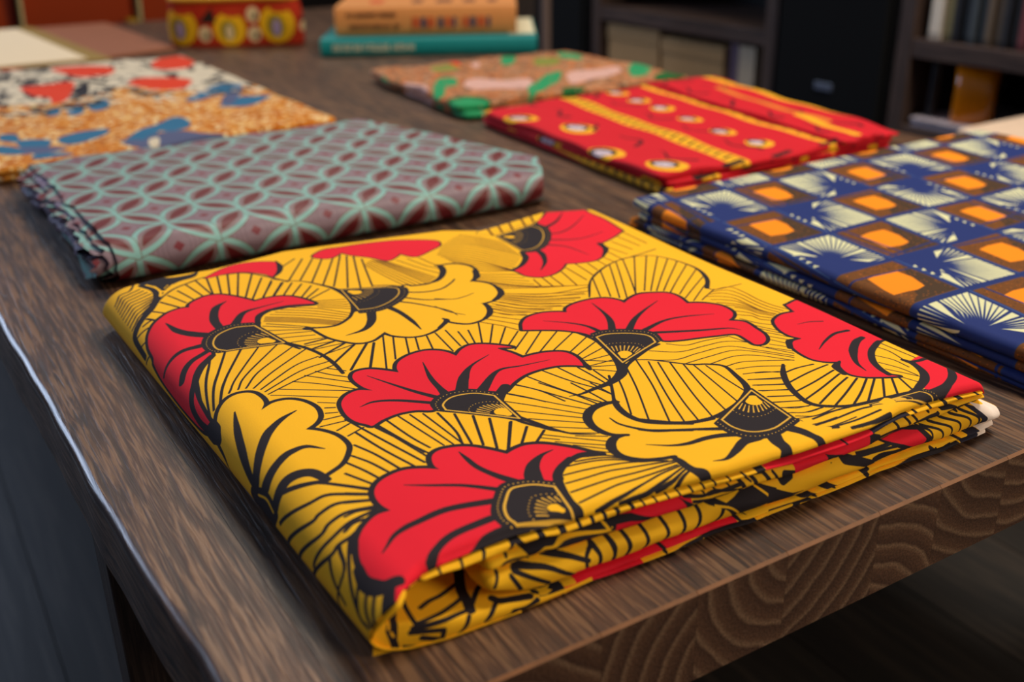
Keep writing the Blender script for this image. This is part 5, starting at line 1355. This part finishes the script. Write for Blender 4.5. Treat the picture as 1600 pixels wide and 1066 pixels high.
# ------------------------------------------------------------------ books on the table
def lettering(name, x0, x1, z0, h, m, parent, seed):
    """a line of spine print too small to read: upright strokes and cross strokes joined into one print"""
    rg = np.random.default_rng(seed); V = []; F = []; x = x0
    def blk(xa, xb, za, zb):
        n = len(V); V.extend([(X_, Y_, Z_) for X_ in (xa, xb) for Y_ in (-0.0031, -0.0018) for Z_ in (za, zb)])
        F.extend([tuple(n + i for i in f) for f in ((0, 1, 3, 2), (4, 6, 7, 5), (0, 4, 5, 1), (2, 3, 7, 6), (0, 2, 6, 4), (1, 5, 7, 3))])
    while x < x1:
        if rg.random() < 0.14: x += h * 0.5; continue
        w = h * rg.uniform(0.45, 0.75); s = h * 0.17; blk(x, x + s, z0, z0 + h)
        if rg.random() < .7: blk(x + w - s, x + w, z0, z0 + h)
        k = rg.integers(0, 3); blk(x, x + w, z0 + (h - s) * k / 2, z0 + (h - s) * k / 2 + s); x += w + h * 0.22
    return mesh(name, V, F, m, parent, smooth=False)
MPG = plain('book_pages', (226, 206, 176), 0.9, 0.2, 0.05, 200)
def book(name, label, p, ang, Lb, D, z0, th, cover_rgb, cat='book', spine=True, group=None, pages=MPG, rough=0.5):
    """spine along local x at y = 0, pages reach to y = D"""
    t = thing(name, label, cat, (p[0], p[1], z0), group); t.rotation_euler = (0, 0, ang)
    mc = plain(name + '_cover', cover_rgb, rough, 0.4, 0.06); b = 0.0022
    # bent cover: back board, rounded spine, front board in one shell
    prof = [(D, b), (0.006, b)]; prof = [(D, 0), (0.004, 0)] + [(0.004 - 0.006 * math.sin(a), th / 2 - th / 2 * math.cos(a)) for a in np.linspace(0.12, math.pi - 0.12, 11)] + [(0.004, th), (D, th), (D, th - b), (0.005, th - b)] + [(0.006 - 0.006 * math.sin(a), th / 2 + (th / 2 - b) * math.cos(a)) for a in np.linspace(0.12, math.pi - 0.12, 11)] + [(0.005, b), (D, b)]
    n = len(prof); V = [(x, y, z) for x in (0, Lb) for y, z in prof]; F = [(i, (i + 1) % n, n + (i + 1) % n, n + i) for i in range(n)]
    mid = n // 2
    for i in range(mid): 
        a, b_ = i, n - 1 - i
        if a + 1 < b_ : F.append((a, a + 1, b_ - 1, b_)); F.append((n + a + 1, n + a, n + b_, n + b_ - 1))
    mesh('cover', V, F, mc, t, smooth=False)
    box('page_block', 0.004, Lb - 0.004, 0.006, D - 0.004, b, th - b, pages, t, 0.001)
    return t
ang = math.atan2(1.456 - 1.629, 0.929 - 0.634)
MCR = plain('cream_ink', (232, 226, 196), 0.6); MOI = plain('orange_ink', (206, 86, 40), 0.6); MBI = plain('brown_ink', (120, 74, 52), 0.6); MNI = plain('slate_ink', (70, 66, 90), 0.6)
b1 = book('book', 'teal hardback book lying flat under the thick orange book', (0.634, 1.629), ang, 0.345, 0.235, 0.0004, 0.0275, (16, 140, 142))
lettering('title', 0.020, 0.150, 0.0090, 0.0100, MCR, b1, 1)
box('cream_panel', 0.30, 0.343, 0.03, 0.232, 0.0275, 0.0279, MCR, b1)
b2 = book('book', 'thick orange tan book lying on top of the teal book', (0.6685, 1.645), ang, 0.292, 0.225, 0.0288, 0.044, (224, 150, 84))
for i, (x, w, mm) in enumerate([(0.125, .010, MOI), (0.138, .008, MNI), (0.149, .010, MOI), (0.166, .008, MNI), (0.178, .008, MOI), (0.189, .006, MNI), (0.206, .008, MOI), (0.217, .009, MNI), (0.230, .010, MOI), (0.244, .006, MNI)]):
    box('spine_figure', x, x + w, -0.0030, -0.0018, 0.011, 0.027, mm, b2)
lettering('spine_text', 0.020, 0.105, 0.0290, 0.0065, MBI, b2, 2); lettering('spine_text', 0.020, 0.100, 0.0110, 0.0065, MBI, b2, 3)
for x, w, mm in ((0.05, .022, MOI), (0.12, .018, MBI), (0.16, .026, MBI), (0.205, .02, MBI), (0.245, .016, MBI)): box('cover_figure', x, x + w, 0.05, 0.11, 0.044, 0.0444, mm, b2)
# cream notebook with an olive border and a brown folder beneath, upper left
MOL = plain('olive_card', (150, 120, 50), 0.7); MCRM = plain('cream_paper', (238, 218, 184), 0.9, 0.2, 0.03)
nb = thing('notebook', 'open cream paper pad with an olive border behind the orange cloth', 'notebook', (0.1, 2.1, 0.0))
def quadslab(name, pts, z0, z1, m, parent, org):
    V = [(p[0] - org[0], p[1] - org[1], z) for z in (z0, z1) for p in pts]; o = mesh(name, V, [(3, 2, 1, 0), (4, 5, 6, 7), (0, 1, 5, 4), (1, 2, 6, 5), (2, 3, 7, 6), (3, 0, 4, 7)], m, parent, smooth=False)
    bv = o.modifiers.new('b', 'BEVEL'); bv.width = 0.001; return o
quadslab('border', [(0.06, 1.76), (0.340, 1.76), (0.300, 2.27), (0.03, 2.27)], 0.0064, 0.0100, MOL, nb, (0.1, 2.1))
quadslab('paper', [(0.07, 1.77), (0.306, 1.77), (0.270, 2.235), (0.045, 2.235)], 0.0102, 0.0125, MCRM, nb, (0.1, 2.1))
fo = thing('folder', 'flat brown leather folder beneath the cream pad', 'folder', (0.25, 2.0, 0))
quadslab('cover', [(0.05, 1.74), (0.462, 1.85), (0.440, 2.285), (0.05, 2.285)], 0.0004, 0.0060, plain('brown_leather', (150, 92, 62), 0.6, 0.4, 0.08, 30), fo, (0.25, 2.0))
# yellow and red printed pouch, at the far end of the table
def print_pouch():
    pr = Print(0, 0, 420, 160, 2.5, C8(176, 44, 16)); ye, cr, bk, li = C8(238, 184, 20), C8(222, 198, 150), C8(44, 30, 24), C8(170, 150, 190)
    def disc(x, y, rx, ry, c): pr.fill([(x + rx * math.cos(t), y + ry * math.sin(t)) for t in np.linspace(0, 6.283, 26)[:-1]], c)
    for x, y, k in ((58, 34, 1), (142, 30, .9), (222, 36, 1), (318, 34, 1)):
        disc(x, y, 30 * k, 31 * k, ye); disc(x - 3, y - 3, 15 * k, 18 * k, C8(150, 130, 40)); disc(x - 1, y - 6, 7 * k, 14 * k, li if k == 1 else cr); disc(x + 6, y + 26, 17, 7, C8(190, 56, 24))
    for x, y in ((100, 22), (182, 20), (182, 52), (270, 30)): disc(x, y, 11, 13, cr); disc(x + 3, y - 3, 4, 5, bk)
    for x in (98, 264): pr.fill([(x - 8, 40), (x + 16, 66), (x + 22, 40)], bk)
    pr.stroke([(0, 112), (420, 112)], 14, ye); pr.stroke([(0, 104), (420, 104)], 2, bk); return pr
PP = print_pouch(); MP = cloth_mat('pouch_print', PP, rough=0.85)
CPo = (0.575, 1.86, 0.0)
po = thing('fabric_pouch', 'red and yellow printed fabric pouch with a yellow rim, left of the book stack', 'pouch', CPo)
po.rotation_euler = (0, 0, -0.50)
def pouch(parent, w, d, h, m, pr, u0=0.0, zb=0.0006):
    P = []; U = []; nz = 20
    for a in np.linspace(0, 2 * math.pi, 81):
        row, ur = [], []
        for k in range(nz):
            t = k / (nz - 1); s = (0.96 + 0.04 * math.sin(math.pi * t)) * (1 - 0.05 * t)
            ca, sa = math.cos(a), math.sin(a); x = w / 2 * np.sign(ca) * abs(ca) ** 0.35 * s; y = d / 2 * np.sign(sa) * abs(sa) ** 0.5 * s + 0.004 * math.sin(x * 40)
            row.append((x, y, zb + h * t)); ur.append(((x + w / 2) * 1.0 + u0, h * t))
        P.append(row); U.append(ur)
    U = np.array(U); o = grid('body', np.array(P), m, parent, uvmap(pr, U[..., 0], U[..., 1])); so = o.modifiers.new('s', 'SOLIDIFY'); so.thickness = 0.003; so.offset = -1
    return o
pouch(po, 0.235, 0.075, 0.078, MP, PP, 0.03)
def tube(name, pts, r, m, parent, n=10, flat=1.0):
    pts = np.array(pts, float); P = []
    for i, p in enumerate(pts):
        t = pts[min(i + 1, len(pts) - 1)] - pts[max(i - 1, 0)]; t /= np.linalg.norm(t)
        up = np.array((0, 0, 1.0)) if abs(t[2]) < 0.9 else np.array((1.0, 0, 0)); a = np.cross(t, up); a /= np.linalg.norm(a); b = np.cross(t, a)
        P.append([p + r * (a * math.cos(q) + flat * b * math.sin(q)) for q in np.linspace(0, 2 * math.pi, n + 1)])
    return grid(name, np.array(P), m, parent)
# handle loops of pouch rim
MYR = plain('yellow_piping', (214, 160, 40), 0.8)
rim = [(0.1175 * 0.912 * np.sign(math.cos(a)) * abs(math.cos(a)) ** .35, 0.0375 * .912 * np.sign(math.sin(a)) * abs(math.sin(a)) ** .5 + .004 * math.sin(.1175 * .912 * np.sign(math.cos(a)) * abs(math.cos(a)) ** .35 * 40), 0.0785) for a in np.linspace(0, 2 * math.pi, 80)]
tube('rim', rim, 0.0045, MYR, po, 8)
# rust coloured printed bag, behind the folder
def print_bag():
    pr = Print(0, 0, 700, 320, 2, C8(150, 52, 14)); rg = np.random.default_rng(12)
    for k in range(60):
        x, y = rg.uniform(0, 700), rg.uniform(0, 320); pr.fill(spline(np.array([(x + 22 * rg.uniform(.5, 1) * math.cos(t), y + 18 * rg.uniform(.5, 1) * math.sin(t)) for t in np.linspace(0, 6.28, 8)[:-1]]), True), C8(*[(96, 26, 10), (60, 22, 14), (184, 76, 24)][k % 3]))
    return pr
PBg = print_bag(); MBg = cloth_mat('rust_print', PBg, rough=0.85)
CBg = (0.36, 2.62, FZ)
bg = thing('fabric_bag', 'rust orange printed fabric bag with cream straps standing past the far table end', 'bag', CBg)
bo = pouch(bg, 0.78, 0.26, 0.60, MBg, PBg, 0.0)
MST = plain('cream_strap', (206, 196, 140), 0.8)
for x in (-0.05, 0.19):
    P = [(x, -0.128, 0.30), (x, -0.140, 0.42), (x + .005, -0.138, 0.52), (x + .02, -0.13, 0.60), (x + .05, -0.11, 0.66), (x + .09, -0.11, 0.66), (x + .12, -0.12, 0.60)]
    tube('strap', P, 0.016, MST, bg, 8, 0.3)
tube('tassel', [(0.17, -0.155, 0.40), (0.17, -0.155, 0.425), (0.17, -0.155, 0.44)], 0.012, plain('yellow_bead', (190, 150, 40), 0.5), bg)
# ------------------------------------------------------------------ shelf unit along the right wall
MSH = wood('shelf_wood', [(56, 42, 38), (88, 68, 60), (104, 82, 72), (118, 94, 82)], rough=0.5, along='Y', grain=0.4, bump=0.2)
MSU = wood('shelf_upright_wood', [(56, 42, 38), (88, 68, 60), (104, 82, 72), (118, 94, 82)], rough=0.5, along='Z', grain=0.4, bump=0.2)
MBK = plain('black_matte', (12, 12, 14), 0.7, 0.3)
def shelf_unit(label, ya, yb, boards, top=0.75):
    t = thing('shelf_unit', label, 'shelf', (1.75, (ya + yb) / 2, FZ)); o = np.array((1.75, (ya + yb) / 2, FZ))
    def B(n, x0, x1, y0, y1, z0, z1, m): return box(n, x0 - o[0], x1 - o[0], y0 - o[1], y1 - o[1], z0 - o[2], z1 - o[2], m, t, 0.001)
    B('upright', 1.6, 1.9, ya, ya + 0.032, FZ, top, MSU); B('upright', 1.6, 1.9, yb - 0.032, yb, FZ, top, MSU); B('back_panel', 1.9, 1.91, ya, yb, FZ, top, MBK)
    for z in boards: B('shelf_board', 1.602, 1.898, ya + 0.032, yb - 0.032, z - 0.032, z, MSH)
    B('shelf_board', 1.602, 1.898, ya + 0.032, yb - 0.032, top - 0.03, top, MSH)
    return t
shelf_unit('dark brown shelf unit right of the black speaker', 0.28, 1.30, [-0.165, -0.012, 0.30])
shelf_unit('dark brown shelf unit left of the black speaker', 1.60, 2.24, [-0.245, -0.036, 0.28])
# media on the right shelf
cols = [(200, 186, 168), (120, 108, 70), (24, 24, 28), (30, 34, 38), (60, 66, 70), (44, 50, 54), (90, 76, 62), (78, 66, 54), (30, 30, 34), (24, 24, 26), (100, 50, 52), (40, 38, 60), (22, 24, 26), (26, 26, 28), (84, 84, 84), (20, 20, 22), (110, 112, 112), (36, 36, 40), (24, 24, 26), (70, 72, 76)]
names_ = {0: 'cream', 1: 'olive', 10: 'dull red', 16: 'pale grey', 6: 'tan'}
def media(rgb, y, w, h, d, z, x, label, group):
    t = thing('disc_case', label, 'case', (x, y, z), group); m = plain('case_cover', rgb, 0.35, 0.5, 0.1)
    box('case', 0, d, -w / 2, w / 2, 0, h, m, t, 0.0012)
    box('spine_insert', -0.0006, 0.0, -w / 2 + 0.002, w / 2 - 0.002, h * 0.06, h * 0.94, plain('insert', tuple(min(255, int(c * 1.25) + 8) for c in rgb), 0.5), t)
    return t
y = 1.248; k = 0
while y > 0.98:
    w = random.choice((0.014, 0.0155, 0.018, 0.013)) if k not in (0,) else 0.026; rgb = cols[k % len(cols)]
    tone = ['wide cream', 'olive green', 'black', 'blackish green', 'slate grey', 'charcoal', 'tan brown', 'dark tan', 'graphite', 'jet black', 'dull red', 'dark violet', 'sooty black', 'ink black', 'mid grey', 'matt black', 'pale grey'][k % 17]
    nth = ['first', 'second', 'third', 'fourth', 'fifth', 'sixth', 'seventh', 'eighth', 'ninth', 'tenth', 'eleventh', 'twelfth', 'thirteenth', 'fourteenth', 'fifteenth', 'sixteenth', 'seventeenth'][k % 17]
    media(rgb, y - w / 2, w, 0.19 - 0.01 * (k % 3), 0.14, -0.0115, 1.615 + 0.006 * (k % 2), f'{tone} disc case standing {nth} from the shelf upright', 'disc cases in the row on the right shelf'); y -= w + 0.0012; k += 1
# orange candle jar, papers and rod on the low shelf
def lathe(name, prof, m, parent, n=32):
    P = np.array([[(r * math.cos(a), r * math.sin(a), z) for r, z in prof] for a in np.linspace(0, 2 * math.pi, n + 1)]); return grid(name, P, m, parent)
MAM, N_, L_, b_ = mat('amber_glass', lin((226, 128, 10)), 0.15, 0.5); b_.inputs['Coat Weight'].default_value = 0.5
cj = thing('lantern', 'amber orange square glass candle holder on the low shelf', 'candle', (1.66, 1.165, -0.1470)); cj.rotation_euler = (0, 0, 0.5)
P = []
for a in np.linspace(0, 2 * math.pi, 41):
    ca, sa = math.cos(a), math.sin(a); P.append([(r * np.sign(ca) * abs(ca) ** .4, r * np.sign(sa) * abs(sa) ** .4, z) for r, z in ((0.0, 0.0), (0.033, 0.0), (0.036, 0.004), (0.034, 0.05), (0.036, 0.098), (0.033, 0.098), (0.032, 0.008), (0, 0.008))])
grid('glass', np.array(P), MAM, cj); lathe('candle_wax', [(0, 0.009), (0.024, 0.009), (0.024, 0.045), (0.0, 0.046)], plain('wax', (250, 190, 90), 0.5), cj)
tag(tube('rod', [(1.63, 1.232, -0.1440), (1.628, 1.229, -0.10), (1.626, 1.226, -0.047)], 0.008, plain('dark_rod', (38, 38, 42), 0.4), None), 'dark vertical rod left of the amber candle holder', 'rod')
MPA = plain('grey_paper', (196, 184, 192), 0.9, 0.2)
pp = thing('paper_stack', 'pale grey stack of papers under the amber candle holder', 'papers', (1.715, 1.11, -0.1645))
for i, (dx, a) in enumerate(((0, .01), (.003, -.02), (-.003, .02))):
    s = box('sheet_pack', -0.105 + dx, 0.105 + dx, -0.145, 0.145, 0.0002 + i * 0.0056, 0.0054 + i * 0.0056, MPA, pp, 0.001); s.rotation_euler = (0, 0, a)
st = thing('stool', 'low stool with a cream padded seat beyond the blue cloth', 'stool', (1.43, 0.81, FZ)); MCB = plain('cream_fabric', (226, 200, 176), 0.85)
box('seat_pad', -0.13, 0.13, -0.13, 0.13, 0.330, 0.378, MCB, st, 0.012); box('seat_frame', -0.12, 0.12, -0.12, 0.12, 0.300, 0.3295, MSU, st, 0.002)
for sx in (-0.10, 0.10):
    for sy in (-0.10, 0.10): box('leg', sx - .018, sx + .018, sy - .018, sy + .018, 0, 0.300, MSU, st)
# speakers
def speaker(label, y0, y1, badge):
    ym = (y0 + y1) / 2; t = thing('speaker', label, 'speaker', (1.75, ym, FZ)); w = y1 - y0
    box('cabinet', -0.15, 0.14, -w / 2, w / 2, 0, 1.02, MBK, t, 0.004)
    box('grille', -0.162, -0.150, -w / 2 + 0.012, w / 2 - 0.012, 0.20, 1.0, plain('grille_cloth', (15, 16, 18), 0.9, 0.2, 0.3, 900), t, 0.004)
    if badge: box('badge', -0.1645, -0.162, -0.022, 0.022, 0.322, 0.336, plain('silver_badge', (96, 104, 124), 0.35, 0.6), t, 0.001)
    return t
speaker('black floor standing speaker with a small silver badge between the shelves', 1.306, 1.594, True)
speaker('plain black speaker cabinet left of the left shelf unit', 2.26, 2.50, False)
# boxes and books in the left shelf unit
MT1 = plain('tan_card', (178, 142, 98), 0.85); 
def record_box(y0, y1, h, label):
    t = thing('archive_box', label, 'box', (1.70, (y0 + y1) / 2, -0.2445)); w = y1 - y0; box('box_body', -0.085, 0.15, -w / 2, w / 2, 0, h, MT1, t, 0.003); box('box_lid', -0.0875, 0.1525, -w / 2 - .002, w / 2 + .002, h - 0.03, h + 0.003, MT1, t, 0.002)
record_box(1.99, 2.19, 0.165, 'tan cardboard box at the far end of the left shelf'); record_box(1.765, 1.98, 0.155, 'tan cardboard box in the middle of the left shelf')
b3 = thing('book', 'upright mauve book beside the tan boxes', 'book', (1.62, 1.735, -0.2445))
MMV = plain('mauve_cover', (100, 80, 98), 0.5); MCV = plain('cream_cover', (188, 170, 146), 0.5)
def upright_book(t, w, d, h, m):
    box('cover', 0, d, -w / 2, -w / 2 + .002, 0, h, m, t); box('cover', 0, d, w / 2 - .002, w / 2, 0, h, m, t); box('spine', -0.003, 0, -w / 2, w / 2, 0, h, m, t, 0.001); box('page_block', 0, d - .004, -w / 2 + .002, w / 2 - .002, .003, h - .003, MPG, t)
upright_book(b3, 0.026, 0.15, 0.172, MMV)
b4 = thing('book', 'upright cream book with an orange red foot by the speaker', 'book', (1.618, 1.6945, -0.2445)); upright_book(b4, 0.050, 0.15, 0.167, MCV)
box('spine_label', -0.0036, -0.003, -0.0245, 0.0245, 0.004, 0.048, plain('orange_red_band', (176, 62, 16), 0.5), b4)
# slim pole and wooden panel behind the books
fl_ = thing('floor_lamp', 'slim grey metal lamp pole behind the green cloth', 'lamp', (1.35, 2.07, FZ)); MPo = plain('grey_metal', (128, 108, 100), 0.4, 0.5, 0.05)
t_ = tube('pole', [(0, 0, 0.02), (0, 0, 0.7), (0, 0, 1.5)], 0.011, MPo, fl_); lathe('base', [(0, 0), (0.13, 0), (0.13, 0.012), (0.02, 0.025), (0, 0.025)], MPo, fl_)
lathe('lamp_shade', [(0.16, 1.42), (0.10, 1.66), (0.098, 1.66), (0.158, 1.42)], plain('shade', (190, 170, 140), 0.9), fl_)
pn = tag(box('wooden_panel', 1.62, 1.64, 2.52, 2.80, FZ, 0.6, wood('tan_panel_wood', [(62, 42, 22), (84, 60, 36), (96, 70, 42), (104, 78, 50)], along='Z', grain=0.4), None, 0.002), 'tan wooden panel leaning behind the lamp pole', 'panel')

bake_mods()
